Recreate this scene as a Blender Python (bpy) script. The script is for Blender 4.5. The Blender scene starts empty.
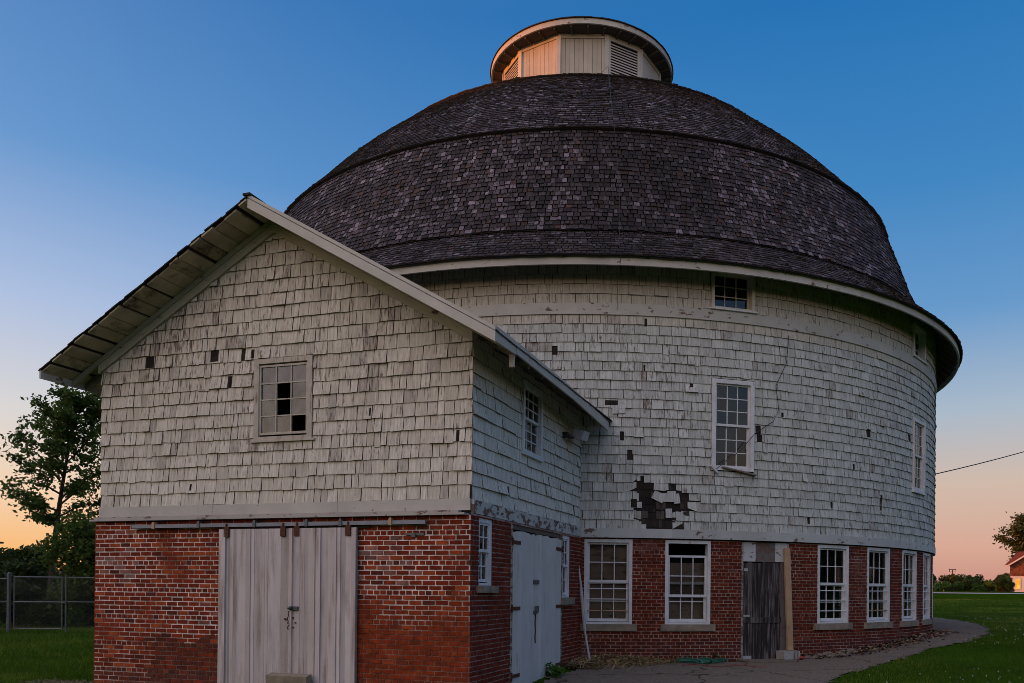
import bpy, math, random
import numpy as np
from math import sin, cos, pi, sqrt, radians as rad, degrees
from mathutils import Vector, Matrix
random.seed(7)
rng = np.random.default_rng(7)
sc = bpy.context.scene
COL = sc.collection
A = np.array
ORG = {}

# ---------------------------------------------------------------- layout
ang = .3007
U = A([sin(ang), cos(ang), 0.]); Vv = A([cos(ang), -sin(ang), 0.]); Z = A([0, 0, 1.])
W = 6.51
L = A([-7.584, 13.628, 0.])                      # annex: left front corner
O = A([.284, 27.465, 0.]); RB = 10.66; RS = 10.69   # barn axis, brick and shingle radius

def S(t):
    t = np.clip(t, 0, 1); return t*t*(3-2*t)
def H(x, y):
    x = np.asarray(x, float); y = np.asarray(y, float)
    return .16*S((y-12)/5)*S((x+6)/5)+.40*S((x-3.5)/6.5)*S((y-14)/7)+1.25*S((y-30)/110)*S((x-8)/25)

def front(s, z, n=0.): return L+Vv*s-U*n+Z*z
def side(t, z, n=0.): return L+Vv*(W+n)+U*t+Z*z
def lside(t, z, n=0.): return L-Vv*n+U*t+Z*z
def er(p): return A([sin(p), -cos(p), 0.])
def et(p): return A([cos(p), sin(p), 0.])
def drum(R):
    def f(u, z, n=0.): return O+er(u/R)*(R+n)+Z*z
    return f
def D(d, R=RB): return rad(d)*R                    # degrees -> arc length

# ---------------------------------------------------------------- mesh builder
class MB:
    def __init__(s): s.V = []; s.F = []; s.C = []; s.Wr = []
    def poly(s, pts, c=(.5, .5, .5), w=0.):
        i = len(s.V); s.V.extend([tuple(p) for p in pts]); s.F.append(tuple(range(i, i+len(pts)))); s.C.append(tuple(c)); s.Wr.append(w)
    def box(s, o, a, b, c3, c=(.5, .5, .5), w=0.):
        i = len(s.V)
        for k in range(8):
            s.V.append(tuple(o+(a if k & 1 else 0)+(b if k & 2 else 0)+(c3 if k & 4 else 0)))
        for f in ((0, 2, 3, 1), (4, 5, 7, 6), (0, 1, 5, 4), (2, 6, 7, 3), (0, 4, 6, 2), (1, 3, 7, 5)):
            s.F.append(tuple(i+q for q in f)); s.C.append(tuple(c)); s.Wr.append(w)
    def bar(s, p, q, w, h, up=Z, c=(.5, .5, .5), wr=0.):
        p = A(p, float); q = A(q, float); d = q-p; d /= np.linalg.norm(d)
        x = np.cross(d, up); x /= np.linalg.norm(x); y = np.cross(x, d)
        s.box(p-x*w/2-y*h/2, q-p, x*w, y*h, c, wr)
    def tube(s, pts, r, n=6, c=(.5, .5, .5), cap=True):
        pts = [A(p, float) for p in pts]; m = len(pts)
        if not hasattr(r, '__len__'): r = [r]*m
        base = len(s.V)
        for k, p in enumerate(pts):
            d = pts[min(k+1, m-1)]-pts[max(k-1, 0)]; d /= (np.linalg.norm(d)+1e-9)
            h = Z if abs(d[2]) < .9 else A([1., 0, 0])
            x = np.cross(d, h); x /= np.linalg.norm(x); y = np.cross(x, d)
            for j in range(n):
                a = 2*pi*j/n; s.V.append(tuple(p+(x*cos(a)+y*sin(a))*r[k]))
        for k in range(m-1):
            for j in range(n):
                j2 = (j+1) % n
                s.F.append((base+k*n+j, base+k*n+j2, base+(k+1)*n+j2, base+(k+1)*n+j)); s.C.append(tuple(c)); s.Wr.append(0.)
        if cap:
            for k in (0, m-1):
                s.F.append(tuple(base+k*n+j for j in range(n))); s.C.append(tuple(c)); s.Wr.append(0.)
    def lump(s, p, r, c=(.5, .5, .5), seed=0):
        rr = random.Random(seed); p = A(p, float); base = len(s.V); n = 7
        rings = [(-1, 0.2), (-.6, .8), (0, 1), (.6, .75), (.95, .3)]
        for zz, q in rings:
            for j in range(n):
                a = 2*pi*j/n; k = rr.uniform(.75, 1.15)
                s.V.append((p[0]+cos(a)*q*r[0]*k, p[1]+sin(a)*q*r[1]*k, p[2]+zz*r[2]*rr.uniform(.85, 1.1)))
        for k in range(len(rings)-1):
            for j in range(n):
                s.F.append((base+k*n+j, base+k*n+(j+1) % n, base+(k+1)*n+(j+1) % n, base+(k+1)*n+j)); s.C.append(c); s.Wr.append(0.)
        s.F.append(tuple(base+j for j in range(n))); s.C.append(c); s.Wr.append(0.)
        s.F.append(tuple(base+4*n+j for j in range(n))); s.C.append(c); s.Wr.append(0.)
    def build(s, name, mat, parent=None, smooth=False):
        return mesh_obj(name, np.array(s.V, float).reshape(-1, 3), s.F, mat, parent, s.C, s.Wr, smooth)

def mesh_obj(name, V, F, mat, parent=None, C=None, Wr=None, smooth=False):
    org = ORG.get(parent.name, A([0., 0, 0])) if parent else None
    if org is None:
        V = np.asarray(V); org = V.mean(0); org[2] = V[:, 2].min()
    me = bpy.data.meshes.new(name)
    me.from_pydata((np.asarray(V)-org).tolist(), [], F if isinstance(F, list) else F.tolist())
    if C is not None and len(C):
        a = me.attributes.new('col', 'FLOAT_VECTOR', 'FACE'); a.data.foreach_set('vector', np.array(C, np.float32).ravel())
    if Wr is not None and len(Wr):
        a = me.attributes.new('wear', 'FLOAT', 'FACE'); a.data.foreach_set('value', np.array(Wr, np.float32))
    if smooth: me.polygons.foreach_set('use_smooth', [True]*len(me.polygons))
    me.materials.append(mat); me.update()
    o = bpy.data.objects.new(name, me); COL.objects.link(o)
    if parent: o.parent = parent
    else: o.location = org
    ORG[o.name] = org
    return o

def thing(name, label, cat, loc, group=None):
    o = bpy.data.objects.new(name, None); o.empty_display_size = .2; COL.objects.link(o)
    o.location = loc; o['label'] = label; o['category'] = cat
    if group: o['group'] = group
    ORG[o.name] = A(loc, float); return o
def tag(o, label=None, cat=None, group=None, kind=None):
    if label: o['label'] = label
    if cat: o['category'] = cat
    if group: o['group'] = group
    if kind: o['kind'] = kind
    return o

# ---------------------------------------------------------------- materials
def base_mat(name):
    m = bpy.data.materials.new(name); m.use_nodes = True
    nt = m.node_tree; nt.nodes.clear()
    out = nt.nodes.new('ShaderNodeOutputMaterial'); return m, nt, out
def N(nt, t, **k):
    n = nt.nodes.new(t)
    for a, v in k.items():
        if a.startswith('i_'): n.inputs[a[2:].replace('_', ' ')].default_value = v
        else: setattr(n, a, v)
    return n
def mixc(nt, fac, a, b, bt='MIX'):
    n = nt.nodes.new('ShaderNodeMix'); n.data_type = 'RGBA'; n.blend_type = bt
    for i, v in ((0, fac), (6, a), (7, b)):
        if isinstance(v, (int, float)): n.inputs[i].default_value = v
        elif isinstance(v, tuple): n.inputs[i].default_value = (*v[:3], 1)
        else: nt.links.new(v, n.inputs[i])
    return n.outputs[2]
def math_n(nt, op, a, b=None, c=None, clamp=False):
    n = nt.nodes.new('ShaderNodeMath'); n.operation = op; n.use_clamp = clamp
    for i, v in enumerate((a, b, c)):
        if v is None: continue
        if isinstance(v, (int, float)): n.inputs[i].default_value = v
        else: nt.links.new(v, n.inputs[i])
    return n.outputs[0]
def noise_n(nt, scale, detail=4, rough=.6, stretch=None):
    tc = nt.nodes.new('ShaderNodeTexCoord'); n = nt.nodes.new('ShaderNodeTexNoise')
    n.inputs['Scale'].default_value = scale; n.inputs['Detail'].default_value = detail; n.inputs['Roughness'].default_value = rough
    v = tc.outputs['Object']
    if stretch:
        mp = nt.nodes.new('ShaderNodeMapping'); mp.inputs['Scale'].default_value = stretch; nt.links.new(v, mp.inputs[0]); v = mp.outputs[0]
    nt.links.new(v, n.inputs['Vector']); return n.outputs[0]
def ramp01(nt, v, lo, hi):
    n = nt.nodes.new('ShaderNodeMapRange'); n.inputs[1].default_value = lo; n.inputs[2].default_value = hi; n.clamp = True
    nt.links.new(v, n.inputs[0]); return n.outputs[0]
def M(name, base=None, rough=.85, var=(3., .35), grain=None, bump=None, spec=.3, metal=0., blotch=None):
    """base None: the per-face attribute col. grain=(scale, stretch, lo, hi, colour, use wear). blotch the same without wear."""
    m, nt, out = base_mat(name)
    if base is None:
        at = N(nt, 'ShaderNodeAttribute', attribute_name='col'); c = at.outputs['Vector']
    else: c = tuple(base)
    if var:
        f = ramp01(nt, noise_n(nt, var[0], 5, .6, var[2] if len(var) > 2 else None), .3, .7)
        k = nt.nodes.new('ShaderNodeMapRange'); k.inputs[3].default_value = 1-var[1]; k.inputs[4].default_value = 1+var[1]*.6
        nt.links.new(f, k.inputs[0])
        cc = nt.nodes.new('ShaderNodeCombineColor')
        for i in range(3): nt.links.new(k.outputs[0], cc.inputs[i])
        c = mixc(nt, 1., c, cc.outputs[0], 'MULTIPLY')
    for g in [g for g in (grain, blotch) if g]:
        v = noise_n(nt, g[0], 5, .65, g[1])
        if len(g) > 5 and g[5]:
            at = N(nt, 'ShaderNodeAttribute', attribute_name='wear')
            v = math_n(nt, 'ADD', v, math_n(nt, 'MULTIPLY', at.outputs['Fac'], .25))
        c = mixc(nt, ramp01(nt, v, g[2], g[3]), c, g[4])
    b = nt.nodes.new('ShaderNodeBsdfPrincipled')
    if isinstance(c, tuple): b.inputs['Base Color'].default_value = (*c, 1)
    else: nt.links.new(c, b.inputs['Base Color'])
    b.inputs['Roughness'].default_value = rough; b.inputs['Metallic'].default_value = metal
    b.inputs['Specular IOR Level'].default_value = spec
    if bump:
        bn = nt.nodes.new('ShaderNodeBump'); bn.inputs['Strength'].default_value = bump[1]; bn.inputs['Distance'].default_value = bump[3] if len(bump) > 3 else .01
        nt.links.new(noise_n(nt, bump[0], 5, .65, bump[2] if len(bump) > 2 else None), bn.inputs['Height']); nt.links.new(bn.outputs[0], b.inputs['Normal'])
    nt.links.new(b.outputs[0], out.inputs[0]); return m

m_shingle = M('weathered_shingle', None, .9, (1., .30, (34, 34, 1.6)), (1., (26, 26, 4.0), .68, .80, (.17, .14, .115), True), (40., .5, (1, 1, .12), .006), .15)
m_board = M('peeling_board', None, .85, (2., .12), (1., (5, 5, 9), .715, .745, (.15, .10, .08), True), (30., .3), .2)
m_brick = M('old_brick', None, .92, (9., .4), None, (60., .7), .12, blotch=(1., (3.2, 3.2, 3.2), .66, 1.0, (.44, .32, .28)))
m_roof = M('cedar_roof', None, .72, (1.2, .25), (1., (26, 26, 8), .58, .75, (.02, .017, .018), True), (45., .6), .18)
m_trim = M('white_trim', (.62, .63, .64), .7, (4., .15), (1., (14, 14, 3), .60, .72, (.26, .22, .19), False), (40., .3), .3)
m_wood = M('grey_wood', None, .9, (2.5, .25), (1., (24, 24, 1.6), .52, .68, (.03, .025, .025), True), (30., .6, (1, 1, .1)), .15)
m_soffit = M('soffit_board', None, .9, (2.5, .3), (4., None, .66, .85, (.07, .05, .04), True), (30., .4), .15)
m_dark = M('interior_wood', (.045, .035, .03), .95, (1.5, .4))
m_metaldoor = M('painted_steel_sheet', None, .6, (1.4, .12), (1., (10, 10, .9), .50, .72, (.25, .20, .175), False), (60., .12), .35, blotch=(1., (30, 30, 22), .66, .72, (.62, .60, .58)))
m_whitedoor = M('white_painted_door', None, .7, (2., .10), (1., (18, 18, 1.2), .66, .78, (.30, .25, .2), True), (40., .2), .3)
m_rust = M('rusted_iron', (.09, .035, .02), .8, (20., .5), None, (60., .5), .3)
m_steel = M('galvanised_steel', (.11, .115, .13), .5, (12., .3), None, None, .5, .4)
m_stone = M('limestone', (.26, .22, .165), .9, (6., .35), (1., (7, 7, 7), .6, .7, (.10, .08, .065), False), (40., .5), .2)
m_concrete = M('concrete', (.185, .150, .120), .95, (38., .6), (1., (1.3, 1.3, 1.3), .58, .68, (.13, .115, .10), False), (60., .9), 0., blotch=(1., (26, 26, 26), .60, .70, (.30, .28, .25)))
nt_ = m_concrete.node_tree; b_ = [n for n in nt_.nodes if n.type == 'BSDF_PRINCIPLED'][0]; vo = nt_.nodes.new('ShaderNodeTexVoronoi'); vo.feature = 'DISTANCE_TO_EDGE'; vo.inputs['Scale'].default_value = .38
tc_ = nt_.nodes.new('ShaderNodeTexCoord'); nz_ = nt_.nodes.new('ShaderNodeTexNoise'); nz_.inputs['Scale'].default_value = 2.5; va_ = nt_.nodes.new('ShaderNodeVectorMath'); va_.operation = 'MULTIPLY_ADD'; va_.inputs[1].default_value = (.5, .5, .5)
nt_.links.new(tc_.outputs['Object'], nz_.inputs['Vector']); nt_.links.new(nz_.outputs['Color'], va_.inputs[0]); nt_.links.new(tc_.outputs['Object'], va_.inputs[2]); nt_.links.new(va_.outputs[0], vo.inputs['Vector'])
old_ = b_.inputs['Base Color'].links[0].from_socket; nt_.links.new(mixc(nt_, ramp01(nt_, vo.outputs['Distance'],   .003, .010), (.055, .048, .04), old_), b_.inputs['Base Color'])
m_cinder = M('cinder_block', (.36, .35, .33), .95, (14., .25), None, (90., .6), .1)
m_ply = M('brown_board', (.40, .29, .235), .8, (2., .3), (1., (3, 3, 12), .55, .7, (.09, .06, .045), False))
m_pine = M('pine_timber', (.42, .27, .16), .75, (3., .25), (1., (20, 20, 1.5), .58, .72, (.25, .14, .08), False), (40., .3), .25)
m_soil = M('lawn_soil', (.030, .070, .004), .95, (.5, .4), (1., (.45, .45, .45), .58, .78, (.05, .065, .010), False), (25., .8), 0., blotch=(1., (6, 6, 6), .54, .68, (.018, .030, .006)))
m_road = M('gravel_road', (.42, .40, .37), .95, (1., .2))
m_bark = M('bark', (.05, .04, .032), .95, (9., .5), None, (25., .8), .1)
m_green = M('green_rubber', (.02, .13, .085), .5, None)
m_red = M('red_plastic', (.28, .03, .025), .5, None)
m_paint = M('pale_plastic', (.42, .42, .43), .5, (8., .15))
m_wire = M('cable', (.03, .03, .03), .6, None)
m_straw = M('dry_straw', None, .9, None)
m_leafy = None
def leaf_mat(name, c, c2, sat=.35):
    m, nt, out = base_mat(name)
    at = N(nt, 'ShaderNodeAttribute', attribute_name='wear')
    c = mixc(nt, at.outputs['Fac'], tuple(c), tuple(c2))
    d = N(nt, 'ShaderNodeBsdfPrincipled'); d.inputs['Roughness'].default_value = .65; d.inputs['Specular IOR Level'].default_value = .25
    t = N(nt, 'ShaderNodeBsdfTranslucent'); nt.links.new(c, d.inputs['Base Color']); nt.links.new(c, t.inputs['Color'])
    mx = nt.nodes.new('ShaderNodeMixShader'); mx.inputs[0].default_value = sat
    nt.links.new(d.outputs[0], mx.inputs[1]); nt.links.new(t.outputs[0], mx.inputs[2]); nt.links.new(mx.outputs[0], out.inputs[0]); return m
m_leaf = leaf_mat('dark_foliage', (.028, .05, .012), (.07, .10, .022))
m_leaf2 = leaf_mat('bright_foliage', (.05, .10, .018), (.10, .17, .03))
m_leaf4 = leaf_mat('backlit_foliage', (.035, .07, .014), (.09, .14, .025), .5)
m_leaf3 = leaf_mat('olive_foliage', (.035, .05, .014), (.075, .09, .022))
m_grass = leaf_mat('grass_blades', (.040, .092, .004), (.12, .17, .014), .3)
m_weed = leaf_mat('weed_leaves', (.05, .12, .02), (.10, .19, .03), .3)
def glass_mat(name, dirt=0., dirtcol=(.2, .2, .21), boost=1.5):
    m, nt, out = base_mat(name)
    fr = N(nt, 'ShaderNodeFresnel'); fr.inputs[0].default_value = 1.5
    fac = math_n(nt, 'MULTIPLY_ADD', fr.outputs[0], boost, .03, True)
    bn = N(nt, 'ShaderNodeBump'); bn.inputs['Strength'].default_value = .12; bn.inputs['Distance'].default_value = .02
    nt.links.new(noise_n(nt, 2.2, 2), bn.inputs['Height'])
    g = N(nt, 'ShaderNodeBsdfGlossy'); g.inputs['Roughness'].default_value = .03; nt.links.new(bn.outputs[0], g.inputs['Normal'])
    t = N(nt, 'ShaderNodeBsdfTransparent'); t.inputs[0].default_value = (.72, .75, .74, 1)
    last = t.outputs[0]
    if dirt:
        df = N(nt, 'ShaderNodeBsdfDiffuse'); df.inputs[0].default_value = (*dirtcol, 1)
        md = N(nt, 'ShaderNodeMixShader')
        nt.links.new(math_n(nt, 'MULTIPLY', ramp01(nt, noise_n(nt, 5., 5), .25, .75), dirt, None, True), md.inputs[0])
        nt.links.new(last, md.inputs[1]); nt.links.new(df.outputs[0], md.inputs[2]); last = md.outputs[0]
    mx = N(nt, 'ShaderNodeMixShader'); nt.links.new(fac, mx.inputs[0]); nt.links.new(last, mx.inputs[1]); nt.links.new(g.outputs[0], mx.inputs[2])
    nt.links.new(mx.outputs[0], out.inputs[0]); return m
m_glass = glass_mat('old_glass', .08, (.10, .10, .10), .9)
m_dirty = glass_mat('dusty_glass', 1.2, (.115, .115, .13), 1.0)

# ---------------------------------------------------------------- cladding
def clip(poly, a, b, c):
    out = []
    for i, p in enumerate(poly):
        q = poly[(i+1) % len(poly)]; dp = a*p[0]+b*p[1]+c; dq = a*q[0]+b*q[1]+c
        if dp >= 0: out.append(p)
        if (dp > 0 > dq) or (dp < 0 < dq):
            t = dp/(dp-dq); out.append((p[0]+(q[0]-p[0])*t, p[1]+(q[1]-p[1])*t))
    return out
def rect_sub(r, holes):
    todo = [r]
    for h in holes:
        nxt = []
        for (a, b, c, d) in todo:
            x0, x1, z0, z1 = max(a, h[0]), min(b, h[1]), max(c, h[2]), min(d, h[3])
            if x0 >= x1 or z0 >= z1: nxt.append((a, b, c, d)); continue
            if c < z0: nxt.append((a, b, c, z0))
            if z1 < d: nxt.append((a, b, z1, d))
            if a < x0: nxt.append((a, x0, z0, z1))
            if x1 < b: nxt.append((x1, b, z0, z1))
        todo = nxt
    return [t for t in todo if t[1]-t[0] > .012 and t[3]-t[2] > .012]
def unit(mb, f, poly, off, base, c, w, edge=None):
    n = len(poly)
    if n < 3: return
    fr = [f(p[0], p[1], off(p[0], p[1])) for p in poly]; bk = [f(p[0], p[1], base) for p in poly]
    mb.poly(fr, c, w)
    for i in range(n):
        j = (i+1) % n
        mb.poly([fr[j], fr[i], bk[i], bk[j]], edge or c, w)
def sheet(mb, f, u0, u1, z0, z1, du, dz, holes, colfn, n=0., planes=()):
    us = sorted(set([u0, u1]+list(np.linspace(u0, u1, max(2, int((u1-u0)/du)+1)))+[h for r in holes for h in r[:2] if u0 < h < u1]))
    zs = sorted(set([z0, z1]+list(np.linspace(z0, z1, max(2, int((z1-z0)/dz)+1)))+[h for r in holes for h in r[2:] if z0 < h < z1]))
    for a, b in zip(us[:-1], us[1:]):
        for c, d in zip(zs[:-1], zs[1:]):
            if b-a < 1e-6 or d-c < 1e-6: continue
            cu, cz = (a+b)/2, (c+d)/2
            if any(h[0] < cu < h[1] and h[2] < cz < h[3] for h in holes): continue
            p = [(a, c), (b, c), (b, d), (a, d)]
            for pl in planes:
                p = clip(p, *pl)
                if len(p) < 3: break
            if len(p) >= 3: mb.poly([f(q[0], q[1], n) for q in p], colfn(cu, cz))
def shingles(mb, f, u0, u1, z0, ncourse, ex, wr, holes, colfn, th=.016, planes=(), jz=.008, gap=.008, base=0., last=None, odd=.05, drop=()):
    for i in range(ncourse):
        zb = z0+i*ex; zt = zb+ex+.012
        if last and zt > last: zt = last
        u = u0-random.random()*wr[1]
        wave = [random.uniform(-1, 1)*.0045 for _ in range(60)]
        while u < u1:
            w = random.uniform(*wr)
            a, b = max(u, u0), min(u+w-gap*random.uniform(.4, 1.8), u1); cu = u+w/2; u += w
            if b-a < .02: continue
            k = (cu-u0)/(u1-u0)*58; k0 = int(max(0, min(57, k))); wv = wave[k0]*(1-(k-k0))+wave[k0+1]*(k-k0)
            z = zb+wv+random.uniform(-jz, jz)*.55
            if random.random() < odd: z -= random.uniform(.0, .02)
            tilt = random.gauss(0, .0025); thk = th*random.uniform(.6, 1.5)+(random.random() < .06)*random.uniform(.0, .02); sk = random.gauss(0, .0025)
            c, wear = colfn(cu, zb+ex/2)
            if any(h[0]-.03 < (a+b)/2 < h[1]+.03 and h[2] < zb+ex*.5 < h[3] for h in drop): continue
            for r in rect_sub((a, b, z, zt), holes):
                p = [(r[0], r[2]-sk*(r[2] == z)), (r[1], r[2]+sk*(r[2] == z)), (r[1], r[3]), (r[0], r[3])]
                if drop and any(h[0]-.22 < (a+b)/2 < h[1]+.22 and h[2]-.1 < zb+ex*.5 < h[3]+.1 for h in drop) and random.random() < .4:   # split beside the bare patch
                    k_ = random.uniform(-.9, .9); p = clip(p, k_, 1., -(k_*(a+b)/2+z+random.uniform(.01, .085)))
                    if len(p) < 3: continue
                for pl in planes:
                    p = clip(p, *pl)
                    if len(p) < 3: break
                if len(p) < 3: continue
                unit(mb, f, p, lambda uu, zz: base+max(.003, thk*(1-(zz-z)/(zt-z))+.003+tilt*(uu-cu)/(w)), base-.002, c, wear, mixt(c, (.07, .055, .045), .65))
def bricks(mb, f, u0, u1, z0, z1, holes, colfn, base=0., bl=.205, ch=.0705, face=.007, joint=.016, header=6):
    i = 0; z = z0
    while z < z1-.02:
        hd = (i % header == header-1); ln = bl*.5 if hd else bl
        u = u0-(ln/2 if i % 2 else 0)
        while u < u1:
            a, b = max(u, u0), min(u+ln-joint*1.25, u1); cu = u+ln/2; u += ln
            if b-a < .02: continue
            c = colfn(cu, z+ch/2); fo = face+random.gauss(0, .0018); dz = random.gauss(0, .0015)
            for r in rect_sub((a, b, z+dz, min(z+ch-joint+dz, z1)), holes):
                unit(mb, f, [(r[0], r[2]), (r[1], r[2]), (r[1], r[3]), (r[0], r[3])], lambda uu, zz: base+fo, base-.004, c, 0.)
        z += ch; i += 1

# value noise for colour variation on surfaces
_tab = rng.random((64, 64))
def vn(x, y):
    xi, yi = math.floor(x), math.floor(y); fx, fy = x-xi, y-yi
    fx = fx*fx*(3-2*fx); fy = fy*fy*(3-2*fy)
    g = lambda i, j: _tab[i % 64, j % 64]
    return (g(xi, yi)*(1-fx)+g(xi+1, yi)*fx)*(1-fy)+(g(xi, yi+1)*(1-fx)+g(xi+1, yi+1)*fx)*fy
def fbm(x, y): return .55*vn(x, y)+.3*vn(2.1*x+7, 2.1*y+3)+.15*vn(4.3*x+1, 4.3*y+9)
def blob(x, y, cx, cy, rx, ry):
    d = ((x-cx)/rx)**2+((y-cy)/ry)**2; return max(0., 1-d)
def mixt(a, b, t): return tuple(p+(q-p)*t for p, q in zip(a, b))

def brick_col(kind):
    def fn(u, z):
        r = random.random()
        c = mixt((.255, .038, .014), (.135, .023, .011), random.random())
        if r < .12: c = mixt(c, (.36, .075, .022), .8)
        if r > .93: c = mixt(c, (.075, .024, .018), .8)
        if kind == 'front':
            w = max(blob(u, z, .45, 2.15, .55, .6), blob(u, z, 2.15, 1.15, .25, .25), blob(u, z, 5.3, 2.0, .7, .6)*.5)
            if random.random() < w*.5: c = mixt(c, (.33, .21, .18), random.uniform(.2, .55))
            if 1.28-.25*(z < .4) < u+.5*(fbm(u*5, z*5)-.5) < 2.5 and z < .83+.5*(fbm(u*3, 1)-.55): c = mixt(c, mixt((.15, .034, .020), (.08, .024, .017), random.random()), random.choice([.2, .6, .8, .9]))
            if u > 4.7 and z < 1.45+.9*(fbm(u*2.5, z*2.5)-.5): c = mixt(c, (.27, .048, .014), .5)
            if z < .35: c = mixt(c, (.10, .06, .045), .4*random.random())
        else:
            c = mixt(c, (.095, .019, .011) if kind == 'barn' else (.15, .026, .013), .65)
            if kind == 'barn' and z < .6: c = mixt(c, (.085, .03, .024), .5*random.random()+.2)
            if kind == 'barn' and fbm(u*.8, z*1.5) > .68: c = mixt(c, (.24, .13, .11), .4*random.random())
        return c
    return fn
def mortar_col(kind):
    def fn(u, z):
        n = fbm(u*3, z*3)
        c = mixt((.24, .16, .125), (.72, .64, .60), min(1, max(0, (n-.28)*2.3)))
        if kind == 'front':
            w = max(blob(u, z, .5, 2.0, .9, 1.0), blob(u, z, 5.4, 2.0, 1.0, .75), blob(u, z, 1.9, 1.3, .9, .5))
            c = mixt(c, (.80, .72, .70), min(1, 1.4*w))
            if 1.28-.25*(z < .4) < u+.5*(fbm(u*5, z*5)-.5) < 2.5 and z < .83+.5*(fbm(u*3, 1)-.55): c = mixt((.05, .025, .02), (.34, .24, .20), min(1, fbm(u*4, z*4)**1.6))
            if u > 4.7: c = mixt(c, (.20, .06, .035), .85*min(1, max(0, (1.55-z+.9*(fbm(u*2.5, z*2.5)-.5))*2.5)))
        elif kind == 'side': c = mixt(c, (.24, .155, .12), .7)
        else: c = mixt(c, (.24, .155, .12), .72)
        return c
    return fn
def shingle_col(kind):
    def fn(u, z):
        t = random.gauss(0, 1); n = fbm(u*.7, z*.7)
        if kind == 'front':
            c = mixt((.515, .475, .405), (.635, .595, .525), min(1, max(0, .5+t*.25)))
            wear = .10+.5*n*(1 if z > 3.55 else .15)+.25*random.random()
            if z > 4.6: wear += .1
            if random.random() < .06 and z > 3.5: c = mixt(c, (.30, .27, .24), .5); wear += .25
            if random.random() < .05: c = mixt(c, (.40, .37, .33), .7)
        elif kind == 'side':
            c = mixt((.56, .53, .465), (.66, .63, .56), min(1, max(0, .5+t*.25))); wear = .15+.35*n+.2*random.random()
        else:
            c = mixt((.41, .425, .395), (.54, .555, .52), min(1, max(0, .5+t*.25)))
            wear = .10+.45*n+.3*random.random()
            if z > 7: c = mixt(c, (.50, .455, .365), .65); wear -= .1  # cream above the band: warm light under the eave put into the colour
            if random.random() < .025: c = mixt(c, (.30, .27, .24), .5); wear += .25
        return c, wear
    return fn
dark_back = lambda u, z: mixt((.022, .017, .015), (.042, .030, .025), random.random())

# ---------------------------------------------------------------- windows
def window(parent, P, ax, an, w, h, cw, depth, out, sashes, mat=m_trim, sill=None, bars=(), board=None, glass=m_glass, head=None, label=None):
    """P: outer lower left corner on the wall face; casing reaches out in front of the wall and depth behind it."""
    hd = cw if head is None else head
    mb = MB(); d = an*(depth+out); q = P-an*depth
    mb.box(q, ax*cw, d, Z*h); mb.box(q+ax*(w-cw), ax*cw, d, Z*h)
    mb.box(q+ax*cw+Z*(h-hd), ax*(w-2*cw), d, Z*hd); mb.box(q+ax*cw, ax*(w-2*cw), d*.999, Z*cw*.6)
    win = mb.build('window', mat, parent)
    if label: win['label'] = label
    if sill:                                            # (over, height, proud, material)
        sb = MB(); sb.box(P-ax*sill[0]-Z*sill[1]-an*depth*.5-Z*.002, ax*(w+2*sill[0]), an*(depth*.5+sill[2]), Z*sill[1])
        sb.build('sill', sill[3], win)
    for (z0, z1, cols, rows, dn, miss, rail) in sashes:   # heights above P, dn behind the face
        mb = MB(); gb = MB(); o = P+ax*cw-an*dn; sw = w-2*cw; t = .035
        mb.box(o+Z*z0, ax*rail, an*t, Z*(z1-z0)); mb.box(o+ax*(sw-rail)+Z*z0, ax*rail, an*t, Z*(z1-z0))
        mb.box(o+ax*rail+Z*z0, ax*(sw-2*rail), an*t, Z*rail*1.2); mb.box(o+ax*rail+Z*(z1-rail), ax*(sw-2*rail), an*t, Z*rail)
        gw = (sw-2*rail)/cols; gh = (z1-z0-2.2*rail)/rows; mw = .018
        for i in range(1, cols): mb.box(o+ax*(rail+gw*i-mw/2)+Z*(z0+rail*1.2)+an*.004, ax*mw, an*(t-.008), Z*(z1-z0-2.2*rail))
        for j in range(1, rows):
            for i in range(cols): mb.box(o+ax*(rail+gw*i+(mw/2 if i else 0))+Z*(z0+rail*1.2+gh*j-mw/2)+an*.006, ax*(gw-(mw/2 if i else 0)-(mw/2 if i < cols-1 else 0)), an*(t-.012), Z*mw)
        for i in range(cols):
            for j in range(rows):
                if (i, j) in miss: continue
                b = o+ax*(rail+gw*i)+Z*(z0+rail*1.2+gh*j)+an*.016; tl = [an*random.gauss(0, .0025) for _ in range(3)]
                gb.poly([b+tl[0], b+ax*gw+tl[1], b+ax*gw+Z*gh+tl[1]+tl[2], b+Z*gh+tl[0]+tl[2]])
        sa = mb.build('sash', mat, win); gb.build('pane', glass, win)
    for k, (zb, tint) in enumerate(bars):
        bb = MB(); bb.tube([P+ax*cw*.3+Z*zb+an*(out-.03), P+ax*(w-cw*.3)+Z*zb+an*(out-.03)], .011, 6)
        bb.build('security_bar', m_trim if not tint else m_pine, win)
    if board:
        bb = MB(); z0, z1, dn = board
        bb.box(P+ax*cw*.5-an*dn+Z*z0, ax*(w-cw), -an*.015, Z*(z1-z0)); bb.build('inner_board', m_ply, win)
    return win

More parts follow.
